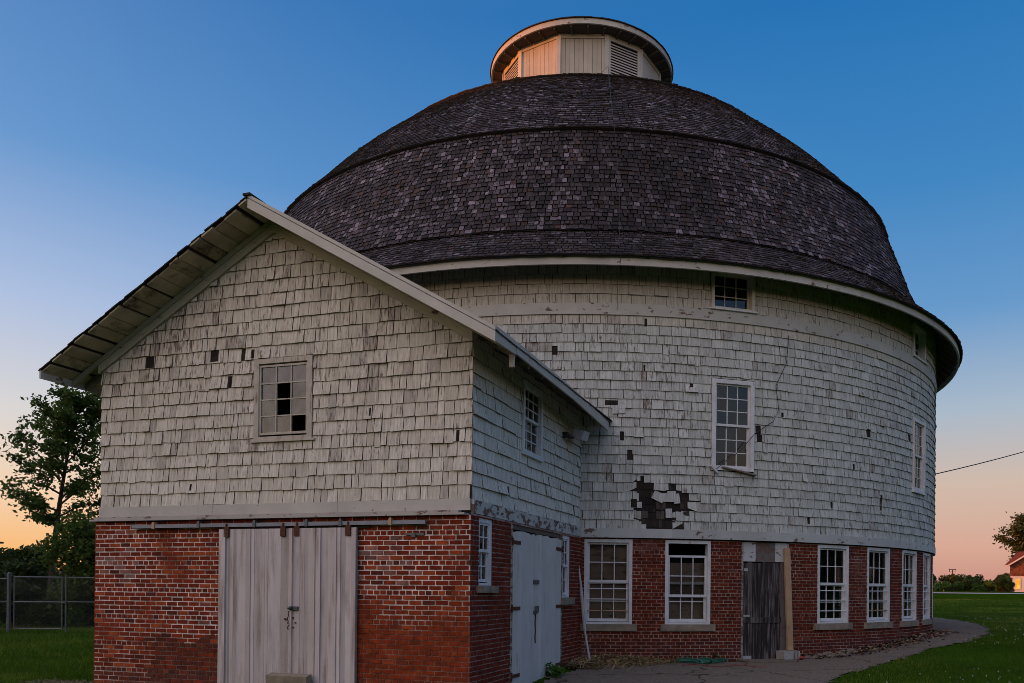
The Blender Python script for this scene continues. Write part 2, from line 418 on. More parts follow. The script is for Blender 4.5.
# ================================================================= GROUND
def axis(stops):
    out = []
    for a, b, st in stops: out += list(np.arange(a, b, st))
    return np.array(out+[stops[-1][1]])
gx = axis([(-3000, -400, 260), (-400, -80, 40), (-80, -24, 4), (-24, 34, .5), (34, 130, 4), (130, 500, 40), (500, 3000, 250)])
gy = axis([(-600, -40, 80), (-40, 4, 4), (4, 60, .5), (60, 180, 4), (180, 500, 40), (500, 4000, 250)])
X, Y = np.meshgrid(gx, gy); HZ = H(X, Y)
nx, ny = len(gx), len(gy)
idx = np.arange(nx*ny).reshape(ny, nx)
F = np.stack([idx[:-1, :-1], idx[:-1, 1:], idx[1:, 1:], idx[1:, :-1]], -1).reshape(-1, 4)
tag(mesh_obj('ground', np.stack([X, Y, HZ], -1).reshape(-1, 3), F, m_soil, smooth=True), kind='structure')

def in_poly(px, py, poly):
    r = np.zeros(px.shape, bool); n = len(poly)
    for i in range(n):
        x0, y0 = poly[i]; x1, y1 = poly[(i+1) % n]
        c = ((y0 > py) != (y1 > py)) & (px < (x1-x0)*(py-y0)/(y1-y0+1e-12)+x0); r ^= c
    return r
path_edge = [(3.3, 6), (3.6, 10), (3.95, 12.9), (4.48, 14.24), (5.13, 15.28), (6.09, 16.41), (7.0, 17.35), (7.89, 18.32), (9.23, 19.35), (10.5, 20.9), (11.35, 22.72), (12.3, 24.6), (12.91, 26.02), (14.0, 29), (14.59, 31.3), (15.2, 34.7), (14.5, 37), (11, 36), (10.5, 31), (10.2, 27), (8, 21), (4, 17), (.5, 16.5), (-1.5, 11), (-2.4, 8.5), (-2.4, 6)]
st = .09
px, py = np.meshgrid(np.arange(-3, 16, st), np.arange(6, 37.5, st))
jx = px+st/2+.05*np.sin(py*3.1)+.04*np.sin(px*6.7+py*2)+rng.normal(0, .03, px.shape); jy = py+st/2+.06*np.sin(px*2.3)+rng.normal(0, .03, px.shape)
inside = in_poly(jx, jy, path_edge)
def grid_sheet(name, px, py, inside, st, dz, mat):
    ny, nx = px.shape; V = []; Fc = []; ids = {}
    def vid(i, j):
        if (i, j) not in ids:
            ids[(i, j)] = len(V); x = px[0, 0]+j*st; y = py[0, 0]+i*st; V.append((x, y, float(H(x, y))+dz+.006*vn(x*1.5, y*1.5)))
        return ids[(i, j)]
    for i in range(ny):
        for j in range(nx):
            if inside[i, j]: Fc.append((vid(i, j), vid(i, j+1), vid(i+1, j+1), vid(i+1, j)))
    return mesh_obj(name, np.array(V), Fc, mat, smooth=True)
tag(grid_sheet('path', px, py, inside, st, .018, m_concrete), kind='structure')
mb = MB()
ry = [(20, 101.), (60, 101.5), (100, 102.), (160, 103.), (260, 104.)]
for (x0, y0), (x1, y1) in zip(ry[:-1], ry[1:]):
    for k in range(10):
        a, b = k/10, (k+1)/10
        q = [(x0+(x1-x0)*t, y0+(y1-y0)*t+d) for t, d in ((a, 0), (b, 0), (b, 6.5), (a, 6.5))]
        mb.poly([(x, y, float(H(x, y))+.06) for x, y in q])
tag(mb.build('gravel_road', m_road), kind='structure')

# ================================================================= ROUND BARN
barn = thing('round_barn', 'large round barn with white shingled wall, brick base and dark domed roof', 'barn', O)
fB, fS = drum(RB), drum(RS)
ZB = 2.64                                             # top of the brick storey
GW = [(2.75, .965), (11.55, .965), (31.0, .965), (39.85, .965), (48.6, .965), (57.2, .965)]  # ground windows: angle, width
G0, G1 = .925, 2.625
holesB = []
def hole_at(deg, w, z0, z1, R, m=0.): return (D(deg, R)-w/2-m, D(deg, R)+w/2+m, z0-m, z1+m)
for d, w in GW: holesB.append(hole_at(d, w, G0, G1, RB))
backw = [66, 75, 84, 93, 102, 111, 120, 129, 138, 147, 156, 165, 174, 183, 192, 201, 210, 219]
for d in backw: holesB.append(hole_at(d, .95, G0, G1, RB))
holesB.append(hole_at(21.05, 1.17, 0, 2.64, RB))
sillh = [hole_at(d, w+.20, G0-.15, G0+.01, RB) for d, w in GW]
# brick storey
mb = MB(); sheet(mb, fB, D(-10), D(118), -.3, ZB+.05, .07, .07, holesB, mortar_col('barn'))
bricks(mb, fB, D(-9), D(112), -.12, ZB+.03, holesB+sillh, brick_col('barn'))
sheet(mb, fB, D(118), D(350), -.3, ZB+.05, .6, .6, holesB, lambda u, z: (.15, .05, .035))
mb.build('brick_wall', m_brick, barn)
# shingled storey
UW = [(16.5, .97, 7.37, 8.18), (51.0, .97, 7.37, 8.18)]
MW = [(16.6, .955, 4.07, 5.93), (51.3, .96, 4.10, 5.87)]
holesS = [hole_at(d, w, a, b, RS) for d, w, a, b in UW+MW]
mb = MB()
sheet(mb, fS, D(-180, RS), D(180, RS), ZB, 8.52, .5, .6, holesS, dark_back)
rects = [(9.0, 9.35, 3.45, 3.6), (10.6, 11.5, 3.25, 3.43), (9.75, 10.0, 2.86, 3.24), (6.1, 6.5, 3.80, 3.9), (4.65, 5.2, 4.215, 4.415), (3.85, 4.3, 4.60, 4.78), (5.85, 6.55, 3.62, 3.80), (6.4, 9.3, 3.62, 3.80), (6.45, 8.15, 3.43, 3.62), (6.5, 9.75, 3.24, 3.43), (6.5, 9.3, 3.06, 3.24), (6.9, 9.2, 2.86, 3.06),
         (9.3, 9.7, 3.62, 3.78), (9.7, 11.2, 3.42, 3.60), (5.1, 5.75, 3.26, 3.43), (36.6, 37.5, 5.10, 5.28), (47.2, 48.0, 5.25, 5.42), (22.8, 23.1, 5.26, 5.36),
         (39.7, 40.2, 3.66, 3.84), (39.7, 40.1, 3.48, 3.66), (19.4, 20.1, 4.86, 5.04), (19.6, 20.3, 4.70, 4.86), (2.2, 3.6, 5.30, 5.40), (6.35, 6.55, 6.0, 6.13), (11.5, 11.9, 5.72, 5.80), (6.4, 6.7, 6.9, 7.06), (26.6, 27.0, 3.05, 3.2), (34.0, 34.4, 4.3, 4.45), (-3.5, -2.9, 6.3, 6.48), (30.2, 30.6, 3.42, 3.56)]
miss = [(D(a, RS), D(b, RS), c, d) for a, b, c, d in rects]; big = lambda m: D(5.7, RS) < m[0] < D(11.3, RS) and m[3] < 3.85; wide = [m for m in miss if big(m)]; miss = [m for m in miss if not big(m)]
sm = [hole_at(d, w+.02, a-.02, b+.02, RS) for d, w, a, b in UW+MW]
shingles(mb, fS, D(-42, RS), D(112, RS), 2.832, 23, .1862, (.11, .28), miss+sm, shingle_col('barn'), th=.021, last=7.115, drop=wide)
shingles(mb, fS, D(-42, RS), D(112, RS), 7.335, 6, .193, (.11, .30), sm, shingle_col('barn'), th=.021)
def loose(mb, f, u, z, w, h, a, c, n=.03):             # a shingle hanging askew
    q = [(-w/2, -h/2), (w/2, -h/2), (w/2, h/2), (-w/2, h/2)]
    p = [(u+x*cos(a)-y*sin(a), z+x*sin(a)+y*cos(a)) for x, y in q]
    unit(mb, f, p, lambda uu, zz: n-.02*(zz-z)/h, n-.03, c, .35)
for dg, z, w, h, a in ((8.25, 3.70, .25, .17, -.08), (8.1, 3.49, .24, .18, -.45), (9.55, 3.50, .18, .22, .03), (10.1, 3.46, .13, .2, .12), (9.25, 3.16, .13, .19, .05), (3.7, 5.22, .26, .17, .06), (8.9, 3.72, .1, .19, .02)):
    loose(mb, fS, D(dg, RS), z, w, h, a, (.47, .48, .46))
for k, zz in enumerate((2.87, 3.02, 3.175, 3.33, 3.48, 3.635, 3.79)):   # sheathing boards bared in the patch
    a = 5.6+random.uniform(0, .5); c = mixt((.012, .010, .010), (.040, .031, .028), random.random())
    for q in range(5): unit(mb, fS, [(D(a+q, RS), zz), (D(a+q+1, RS)-.002*(q == 2), zz), (D(a+q+1, RS)-.002*(q == 2), zz+.145), (D(a+q, RS), zz+.145)], lambda u, z: .006, -.002, mixt(c, (.05, .04, .035), random.random()*.3), .2)
for k in range(16):                                     # grey under-shingles still clinging on
    dg = random.uniform(6.2, 11.0); zz = 2.87+.186*random.randint(0, 4); w = random.uniform(.06, .14)
    unit(mb, fS, [(D(dg, RS), zz+random.uniform(-.02, .03)), (D(dg, RS)+w, zz+random.uniform(-.02, .03)), (D(dg, RS)+w-.01, zz+random.uniform(.11, .17)), (D(dg, RS), zz+.15)], lambda u, z: .011, .004, mixt((.04, .033, .03), (.12, .10, .09), random.random()**2), .3)
mb.build('shingle_wall', m_shingle, barn)
def arc_band(mb, r0, r1, z0, z1, d0, d1, step, colfn, slope=0.):
    n = max(1, int(round((d1-d0)/step))); a = np.linspace(rad(d0), rad(d1), n+1)
    for p, q in zip(a[:-1], a[1:]):
        c = colfn(); w = .22+.40*fbm(degrees(p)*.35+r1, z0)
        P = lambda t, r, z: O+er(t)*r+Z*z
        mb.poly([P(p, r1, z0), P(q, r1, z0), P(q, r1-slope, z1), P(p, r1-slope, z1)], c, w)
        mb.poly([P(p, r1-slope, z1), P(q, r1-slope, z1), P(q, r0, z1), P(p, r0, z1)], c, w)
        mb.poly([P(p, r0, z0), P(q, r0, z0), P(q, r1, z0), P(p, r1, z0)], c, w)
def boardseg(base, seg):                               # same tint over a few segments = one board
    st = {'n': 0, 'c': base}
    def fn():
        if st['n'] <= 0: st['n'] = seg; kk = random.uniform(.9, 1.06); st['c'] = tuple(b*kk for b in base)
        st['n'] -= 1; return st['c']
    return fn
mb = MB(); arc_band(mb, RS-.06, RS+.040, 2.655, 2.84, -12, 180, 1.2, boardseg((.45, .46, .45), 9))
o = mb.build('belt_board', m_board, barn)
mb = MB()
for a, b in ((-44, 180),): arc_band(mb, RS-.02, RS+.036, 7.11, 7.335, a, b, 1.2, boardseg((.46, .455, .42), 9))
mb.build('band_board', m_board, barn)
mb = MB(); arc_band(mb, 11.25, 11.295, 7.885, 8.065, -180, 180, 1.2, boardseg((.47, .46, .42), 8))
mb.build('fascia', m_board, barn)
# rafter tails below the open eave
for k in range(52):
    a = rad(-38+k*3.0); e = er(a); p = O+e*10.70+Z*8.50; q = O+e*11.24+Z*8.0
    mb = MB(); mb.bar(p, q, .05, .15, e, (.20, .18, .15), .3); mb.build('rafter_tail', m_soffit, barn)
# roof: shell, then shingled tiers
prof = [(11.33, 8.06), (10.28, 8.96), (9.36, 11.55), (6.4, 14.5), (2.45, 16.9)]
mb = MB()
na = 144
def ringp(r, z, k): return O+er(2*pi*k/na)*r+Z*z
for (r0, z0), (r1, z1) in zip(prof[:-1], prof[1:]):
    for k in range(na): mb.poly([ringp(r0, z0, k), ringp(r0, z0, k+1), ringp(r1, z1, k+1), ringp(r1, z1, k)], (.05, .04, .035))
shell = mb.build('roof_deck', m_soffit, barn)
def roof_col(tier):
    def fn(u, z):
        n = fbm(u*.8+3, z*1.2+tier); t = random.random()
        c = mixt((.022, .016, .018), (.088, .066, .075), random.random())
        if t > .50 and n > .36: c = mixt(c, (.25, .205, .25), random.uniform(.0, 1.)**1.5)
        if t > .975: c = mixt(c, (.28, .24, .27), random.uniform(.3, .8))
        if t < .06: c = mixt(c, (.10, .05, .03), .6)
        return c, random.random()*.6+.3*n
    return fn
def tier_map(r0, z0, r1, z1, lip=0., bulge=0.):
    ln = math.hypot(r1-r0, z1-z0); ur, uz = (r1-r0)/ln, (z1-z0)/ln
    def f(u, l, n=0.):                                  # u: angle * r0
        n = n+lip*max(0., 1-max(0., l)/.7)+bulge*sin(pi*min(1., max(0., l/ln))); r = r0+ur*l+uz*n; return O+er(u/r0)*r+Z*(z0+uz*l-ur*n)
    return f, ln
for k, ((r0, z0), (r1, z1)) in enumerate(zip(prof[:-1], prof[1:])):
    f, ln = tier_map(r0, z0, r1, z1, (0, .085, .05, .04)[k], (0, .03, .13, 0)[k]); mb = MB(); over = .05 if k else .02
    ex = (.128, .116, .116, .13)[k]; nc = int((ln+over)/ex)
    base_fn = roof_col(k)
    def cf(u, l, base_fn=base_fn, r0=r0, k=k):
        c, w = base_fn(u, l); dg = degrees(u/r0)
        dk = max(blob(dg, 0, 3.5, 0, 5.5, 1)*(1 if k == 1 else .4), .75*blob(dg, 0, 12, 0, 6, 1) if k == 1 else 0)
        if dk > .2 and fbm(u*2, l*.6) > .3: c = mixt(c, (.011, .009, .008), min(.72, dk*1.1)*random.uniform(.6, 1.))
        st_ = fbm(u*1.9+k*5, l*.22); c = tuple(q*(.55+.9*st_) for q in c)
        if k == 0: c = mixt(c, (.03, .024, .028), .35)
        return c, w
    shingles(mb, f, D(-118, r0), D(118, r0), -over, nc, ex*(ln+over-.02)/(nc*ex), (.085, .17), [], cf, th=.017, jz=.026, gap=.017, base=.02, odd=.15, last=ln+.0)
    # doubled starter course coloured near black as the shadow line at each break
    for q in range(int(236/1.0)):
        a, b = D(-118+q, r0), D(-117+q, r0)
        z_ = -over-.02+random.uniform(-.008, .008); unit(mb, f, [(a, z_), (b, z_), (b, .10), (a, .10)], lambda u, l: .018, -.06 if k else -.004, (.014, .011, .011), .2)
    mb.build('roof_shingles', m_roof, barn)
# cupola
cup = None
CW = [-16, 16, 44, 75, 105, 135, 165, 195, 224, 254, 284, 313]; LV = (1, 4, 7, 10); RC = 2.58
P3 = lambda d, r, z: O+er(rad(d))*r+Z*z
mb = MB()
for i, d in enumerate(CW):                               # corner posts
    e = er(rad(d)); t = et(rad(d)); mb.box(P3(d, RC-.03, 15.6)-t*.06, t*.12, e*.06, Z*2.55, (.50, .49, .45), .1)
nR = 72
for k in range(nR):                                      # soffit beam ring under the eave
    a, b = 360*k/nR, 360*(k+1)/nR
    mb.poly([P3(a, RC-.1, 18.16), P3(b, RC-.1, 18.16), P3(b, 2.93, 18.20), P3(a, 2.93, 18.20)], (.09, .08, .07))
for i, d in enumerate(CW):
    d2 = CW[(i+1) % 12]+(360 if i == 11 else 0); p, q = P3(d, RC+.028, 18.045), P3(d2, RC+.028, 18.045); mb.poly([p, q, q+Z*.12, p+Z*.12], (.50, .49, .45), .1); mb.poly([p, q, q*1-er(rad(d2))*.03, p*1-er(rad(d))*.03], (.50, .49, .45), .1)
cup = mb.build('cupola', m_board, barn)
for i, d in enumerate(CW):
    d2 = CW[(i+1) % 12]+(360 if i == 11 else 0); p, q = P3(d, RC, 15.6), P3(d2, RC, 15.6); ax = q-p; ln = np.linalg.norm(ax); ax /= ln; n_ = np.cross(ax, Z)
    mb = MB()
    if i not in LV:
        x = .06
        while x < ln-.06:
            w = min(.135, ln-.06-x); mb.box(p+ax*(x+.004)-n_*.03, ax*(w-.008), n_*(.03+random.uniform(0, .004)), Z*2.48, mixt((.43, .40, .35), (.50, .47, .41), random.random()), .0); x += .135
        mb.box(p+Z*2.44+ax*.03, ax*(ln-.06), n_*.03, Z*.1, (.46, .45, .41), .2)
        mb.build('board_panel', m_board, cup)
    else:
        mb.box(p+ax*.03-n_*.02, ax*.10, n_*.045, Z*2.5, (.5, .49, .46), .1); mb.box(p+ax*(ln-.13)-n_*.02, ax*.10, n_*.045, Z*2.5, (.5, .49, .46), .1)
        mb.box(p+ax*.13+Z*2.42-n_*.02, ax*(ln-.26), n_*.045, Z*.10, (.5, .49, .46), .1)
        zz = .5
        while zz < 2.36:
            b = p+ax*.13+Z*zz; mb.poly([b+n_*.018, b+ax*(ln-.26)+n_*.018, b+ax*(ln-.26)-n_*.05+Z*.06, b-n_*.05+Z*.06], (.48, .47, .44), .1)
            mb.poly([b+n_*.018, b+ax*(ln-.26)+n_*.018, b+ax*(ln-.26)+n_*.012+Z*.044, b+n_*.012+Z*.044], (.48, .47, .44), .1); zz += .082
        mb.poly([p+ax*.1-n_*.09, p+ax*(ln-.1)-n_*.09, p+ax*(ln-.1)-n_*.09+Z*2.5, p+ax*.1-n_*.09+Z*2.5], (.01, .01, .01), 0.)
        mb.build('louver', m_board, cup)
mb = MB(); arc_band(mb, 2.90, 2.95, 18.19, 18.345, 0, 360, 4, boardseg((.48, .47, .43), 6)); mb.build('cupola_fascia', m_board, cup)
for k in range(36):
    mb = MB(); a = k*10+3; e = er(rad(a)); mb.bar(P3(a, RC-.02, 18.14), P3(a, 2.88, 18.17), .045, .07, Z, (.13, .115, .095), .2); mb.build('rafter_tail', m_soffit, cup)
mb = MB()
for k in range(72):
    a, b = k*5, k*5+5; lip = random.uniform(0, .015)
    mb.poly([P3(a, 2.98, 18.35+lip), P3(b, 2.98, 18.35+lip), P3(b, 1.5, 18.95), P3(a, 1.5, 18.95)], (.04, .033, .033), .4)
    mb.poly([P3(a, 2.98, 18.348), P3(b, 2.98, 18.348), P3(b, 2.98, 18.37+lip), P3(a, 2.98, 18.37+lip)], (.03, .025, .025), .4)
    mb.poly([P3(a, 1.5, 18.95), P3(b, 1.5, 18.95), O+Z*19.2], (.04, .033, .033), .4)
    mb.poly([P3(a, 2.99, 18.347), P3(b, 2.99, 18.347), P3(b, 2.88, 18.347), P3(a, 2.88, 18.347)], (.03, .025, .025), .4)
mb.build('cupola_roof', m_roof, cup)
# lightning cable down the roof
pts = []; degs = [12., 5.2, 3.9, 3.6, 3.9, 4.0, 3.8, 3.2, 3.3, 3.4]; rz = [(2.6, 16.9), (6.45, 14.66), (8.5, 12.55), (9.42, 11.66), (9.72, 10.6), (10.02, 9.8), (10.38, 8.95), (11.38, 8.12), (11.33, 7.88), (10.74, 7.7)]
for d, (r, z) in zip(degs, rz): pts.append(P3(d, r+.09, z+.04))
pts += [P3(3.4, 10.75, 7.2)]
mb = MB(); mb.tube(pts, .0055, 5); mb.build('lightning_cable', M('copper_cable', (.035, .05, .042), .6, None), barn)
# loose black wire on the wall
mb = MB(); mb.tube([P3(d, RS+.05, z) for d, z in ((23.6, 7.0), (23.3, 6.4), (21.9, 5.9), (22.3, 5.4), (21.6, 5.15), (19.2, 4.86), (17.5, 4.5), (15.6, 4.25), (14.4, 4.06))], .007, 4); mb.build('loose_wire', m_wire, barn)
# floors inside
mb = MB()
for z in (.05, 2.9):
    for k in range(48): mb.poly([P3(k*7.5, 10.6, z), P3(k*7.5+7.5, 10.6, z), O+Z*z], (.05, .04, .035))
mb.build('floor_boards', m_dark, barn)
for k in range(10):
    mb = MB(); d = k*36+10; mb.box(P3(d, 5.5, .05)-A([.1, .1, 0]), A([.2, 0, 0]), A([0, .2, 0]), Z*2.84); mb.build('interior_post', m_dark, barn)
mb = MB(); mb.box(P3(-14, 8.4, .06), et(rad(10))*5.2, er(rad(10))*.05, Z*2.6); mb.build('stall_wall', m_dark, barn)
# windows of the brick storey
def bwin(d, w, z0, z1, R): e, t = er(rad(d)), et(rad(d)); return O+e*(R-.004)-t*(w/2)+Z*z0, t, e
stone = (.10, .135, .05, m_stone)
for i, (d, w) in enumerate(GW):
    P, t, e = bwin(d, w, G0, G1, RB); h = G1-G0
    lo = (.05, .86, 3, 2, .105, (), .05); up = (.83, h-.06, 3, 2, .07, (), .045)
    if i == 1: up = (.55, 1.40, 3, 2, .07, (), .045)
    bars = [] if i == 1 else [(.27, i in (0, 3)), (.50, False), (.71, False)]
    window(barn, P, t, e, w, h, .065, .15, .012, [lo, up], m_trim, stone, bars, ((.05, h-.1, .17) if i == 0 else (.05, 1.25, .17) if i == 1 else None),
           label='window with its upper sash dropped to leave a dark gap' if i == 1 else None)
for d in backw:
    P, t, e = bwin(d, .95, G0, G1, RB); window(barn, P, t, e, .95, 1.7, .065, .12, .01, [(.05, .86, 3, 2, .10, (), .05), (.83, 1.64, 3, 2, .07, (), .045)], m_trim)
for i, (d, w, a, b) in enumerate(MW):
    P, t, e = bwin(d, w, a, b, RS); h = b-a
    window(barn, P, t, e, w, h, .085, .10, .045, [(.06, h*.50+.02, 3, 3, .075, (), .045), (h*.50-.02, h-.08, 3, 3, .04, (), .04)], m_trim, None if i == 0 else (.03, .05, .07, m_trim))
    if i == 0:
        mb = MB(); q = P-Z*.04+e*.05; mb.bar(q+t*.22+Z*.10, q+t*.99-Z*.03, .10, .03, Z, (.2, .17, .15), .6); mb.bar(q-t*.03+Z*.12, q+t*.12-Z*.02, .07, .04, Z, (.5, .5, .5), .3); mb.build('broken_sill', m_board, barn)
for i, (d, w, a, b) in enumerate(UW):
    P, t, e = bwin(d, w, a, b, RS)
    window(barn, P, t, e, w, b-a, .06, .16, .05, [(.04, b-a-.06, 3, 3, .13, (), .04)], M('cream_trim', (.55, .52, .45), .7, (4., .15)) if i == 0 else m_trim, (.05, .03, .08, m_trim))
# old plank door
d = 21.05; e, t = er(rad(d)), et(rad(d)); P = O+e*(RB-.03)-t*.585; mb = MB()
x = .05
while x < .98:
    w = random.uniform(.09, .14); w = min(w, 1.0-x); mb.box(P+t*(x+.003)+Z*.13-e*.06, t*(w-.006), e*(.05+random.uniform(0, .008)), Z*(2.08+random.uniform(-.02, .01)), mixt((.12, .105, .105), (.20, .18, .18), random.random()), random.uniform(.2, .7)); x += w
mb.box(P+t*.05+Z*.95+e*.0, t*.93, e*.012, Z*.12, (.13, .115, .11), .5)
door = mb.build('plank_door', m_wood, barn)
mb = MB()
mb.box(P-Z*0+Z*.12-e*.05, t*.05, e*.06, Z*2.5, (.30, .28, .26), .8); mb.box(P+t*1.12+Z*.12-e*.05, t*.05, e*.06, Z*2.5, (.34, .32, .3), .8)
mb.box(P+t*.99+Z*.12-e*.06, t*.13, e*.05, Z*2.1, (.16, .14, .13), .6); mb.build('door_frame', m_board, door)
mb = MB(); mb.box(P+t*.05+Z*2.225-e*.05, t*.30, e*.055, Z*.40, (.47, .48, .48), .5); mb.box(P+t*.36+Z*2.225-e*.05, t*.46, e*.045, Z*.40, (.15, .135, .13), .9); mb.box(P+t*.83+Z*2.225-e*.05, t*.29, e*.055, Z*.40, (.47, .48, .48), .5)
mb.build('transom_panel', m_board, door)
mb = MB(); mb.box(P+t*.06+Z*.14+e*.0, t*.2, e*.012, Z*.13, (.35, .37, .36), .3); mb.box(P+t*.08+Z*2.02+e*.0, t*.08, e*.008, Z*.06, (.4, .4, .38), .3); mb.box(P+t*.06+Z*1.08+e*.002, t*.16, e*.012, Z*.04, (.35, .35, .34), .3); mb.build('hinge', m_board, door)

# ================================================================= ANNEX
annex = thing('gabled_annex', 'white shingled gabled annex with red brick base and grey sliding doors', 'barn annex', L+Vv*W/2)
fr_holes = [(2.52, 4.76, -.3, 2.49)]
sd_holes = [(.18, .69, 1.66, 2.62), (1.42, 4.04, -.3, 2.63), (4.08, 4.56, 1.46, 2.62)]
sd_sill = [(.12, .98, 1.55, 1.66), (3.98, 4.83, 1.33, 1.46)]
BP = .10; BS = .04                                               # the brick stands proud of the frame wall
mb = MB()
sheet(mb, front, -.005, W+.04, -.2, 2.63, .07, .07, fr_holes, mortar_col('front'), BP)
bricks(mb, front, -.012, W+.048, -.1, 2.63, fr_holes, brick_col('front'), BP)
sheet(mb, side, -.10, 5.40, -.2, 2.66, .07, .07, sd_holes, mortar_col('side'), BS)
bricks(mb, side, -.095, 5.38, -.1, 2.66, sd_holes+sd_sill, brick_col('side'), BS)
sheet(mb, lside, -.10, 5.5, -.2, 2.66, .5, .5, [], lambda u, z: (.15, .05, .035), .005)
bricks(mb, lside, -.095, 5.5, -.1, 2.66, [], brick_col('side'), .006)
mb.poly([front(-.005, 2.63, BP), front(W+.04, 2.63, BP), front(W+.04, 2.63, -.1), front(-.005, 2.63, -.1)], (.2, .15, .12))
# brick reveals of the side openings
for (a, b, c, dd) in sd_holes:
    for tt in (a, b): mb.poly([side(tt, c, BS), side(tt, c, -.12), side(tt, dd, -.12), side(tt, dd, BS)], (.12, .035, .025))
mb.build('brick_wall', m_brick, annex)
# gable and side shingles
SL = .578; AP = 6.985
gpl = [(SL, -1., AP-SL*W/2), (-SL, -1., AP+SL*W/2)]
gw = (2.93, 3.95, 3.825, 5.055)
mb = MB()
sheet(mb, front, 0, W, 2.6, 7.3, .4, .4, [gw], dark_back, 0., [(SL, -1., AP+.2-SL*W/2), (-SL, -1., AP+.2+SL*W/2)])
fm = [(.88, 1.03, 5.07, 5.25), (2.11, 2.26, 5.08, 5.26), (2.70, 2.76, 5.06, 5.24), (2.44, 2.52, 4.66, 4.84), (2.86, 2.915, 5.08, 5.22), (6.28, 6.33, 3.67, 3.83), (1.75, 1.79, 3.1, 3.2), (4.9, 4.93, 4.1, 4.22)]
fwide = []
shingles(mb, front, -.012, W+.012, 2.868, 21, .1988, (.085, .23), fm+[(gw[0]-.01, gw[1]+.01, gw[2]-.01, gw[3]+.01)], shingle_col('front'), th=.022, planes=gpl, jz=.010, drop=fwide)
uw = (1.95, 2.91, 3.83, 5.0)
sheet(mb, side, 0, 5.40, 2.6, 5.3, .4, .4, [uw], dark_back)
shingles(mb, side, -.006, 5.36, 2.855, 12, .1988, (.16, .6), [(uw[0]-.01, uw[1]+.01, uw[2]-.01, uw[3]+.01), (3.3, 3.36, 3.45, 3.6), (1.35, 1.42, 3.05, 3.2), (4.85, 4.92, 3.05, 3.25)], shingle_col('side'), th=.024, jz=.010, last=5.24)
sheet(mb, lside, 0, 5.6, 2.6, 5.3, .4, .4, [], dark_back)
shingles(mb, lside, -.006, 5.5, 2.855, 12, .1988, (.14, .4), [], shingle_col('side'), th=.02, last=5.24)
mb.build('shingle_wall', m_shingle, annex)
mb = MB()
segs = [0, 2.2, 4.4, W]
for a, b in zip(segs[:-1], segs[1:]): mb.box(front(a+.002-(.02 if a == 0 else 0), 2.705, .034), Vv*(b-a-.004+(.02 if a == 0 else 0)), U*.03, Z*.165, (.47, .45, .41), .2)
segs = [0, 1.8, 3.7, 5.36]
for a, b in zip(segs[:-1], segs[1:]): mb.box(side(a+.002, 2.665, -.01), U*(b-a-.004), Vv*.055, Z*.19, (.47, .46, .43), .8)
mb.build('belt_board', m_board, annex)
mb = MB(); mb.box(front(-.05, 2.632, .19), Vv*6.54, U*.22, Z*.028, (.40, .38, .35), .5); mb.box(front(-.03, 2.662, .12), Vv*6.4, U*.12, Z*.04, (.36, .34, .31), .6)
mb.build('drip_ledge', m_board, annex)
# roof
RKT = -.64; RID = 7.255                                 # rake plane and ridge height
def rz_(s): return RID-SL*abs(s-W/2)
soff = MB()
def roofslab(mb, s0, s1, t0, t1, dz0, dz1, c, w=.3):
    q = [(s0, t0), (s1, t0), (s1, t1), (s0, t1)]
    lo = [L+Vv*a+U*b+Z*(rz_(a)+dz0) for a, b in q]; hi = [L+Vv*a+U*b+Z*(rz_(a)+dz1) for a, b in q]
    mb.poly(lo, c, w); mb.poly(hi, c, w)
    for i in range(4): j = (i+1) % 4; mb.poly([lo[i], lo[j], hi[j], hi[i]], c, w)
# sheathing boards with gaps, left slope seen from below
s = -.58
while s < W/2-.02:
    w = random.uniform(.15, .21); g = random.choice([.015, .03, .05, .07]); e2 = min(s+w, W/2-.01)
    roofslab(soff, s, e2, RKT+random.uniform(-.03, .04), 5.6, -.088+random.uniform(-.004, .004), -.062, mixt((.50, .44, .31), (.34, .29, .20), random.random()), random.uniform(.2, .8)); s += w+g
s = W/2+.01
while s < W+.58:
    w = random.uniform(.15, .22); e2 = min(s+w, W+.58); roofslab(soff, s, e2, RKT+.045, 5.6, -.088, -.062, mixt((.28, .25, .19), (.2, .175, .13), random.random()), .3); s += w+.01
deck = soff.build('roof_boards', m_soffit, annex)
mb = MB()
roofslab(mb, -.60, W/2, RKT, 5.6, -.058, -.045, (.03, .025, .024)); roofslab(mb, W/2, W+.60, RKT, 5.6, -.058, -.045, (.03, .025, .024))
for sgn in (-1, 1):
    k = 0; d = 4.47
    while d > .05:                                       # courses down the slope, length along the ridge
        t = RKT-.02 if sgn < 0 else RKT+.012
        while t < 5.6:
            w = random.uniform(.1, .24); a = W/2+sgn*(d/sqrt(1+SL*SL)); b = W/2+sgn*max(0, (d-.2)/sqrt(1+SL*SL)); tt = t if t > RKT else t-random.uniform(-.012, .014)
            z0 = rz_(a)-.030+random.uniform(-.004, .004); z1 = rz_(b)-.036
            q = [L+Vv*a+U*tt+Z*z0, L+Vv*a+U*(t+w-.006)+Z*z0, L+Vv*b+U*(t+w-.006)+Z*z1, L+Vv*b+U*tt+Z*z1]
            c = roof_col(5)(t, d)[0]
            mb.poly(q, c, .4); mb.poly([q[0]-Z*.016, q[1]-Z*.016, q[1], q[0]], c, .4); mb.poly([q[0]-Z*.02, q[3]-Z*.02, q[3], q[0]], (.02, .017, .017), .4); t += w
        d -= .14
mb.bar(L+Vv*W/2+U*(RKT-.03)+Z*(RID-.008), L+Vv*W/2+U*5.6+Z*(RID+.0), .12, .03, Z, (.05, .035, .03), .4)
mb.build('roof_shingles', m_roof, annex)
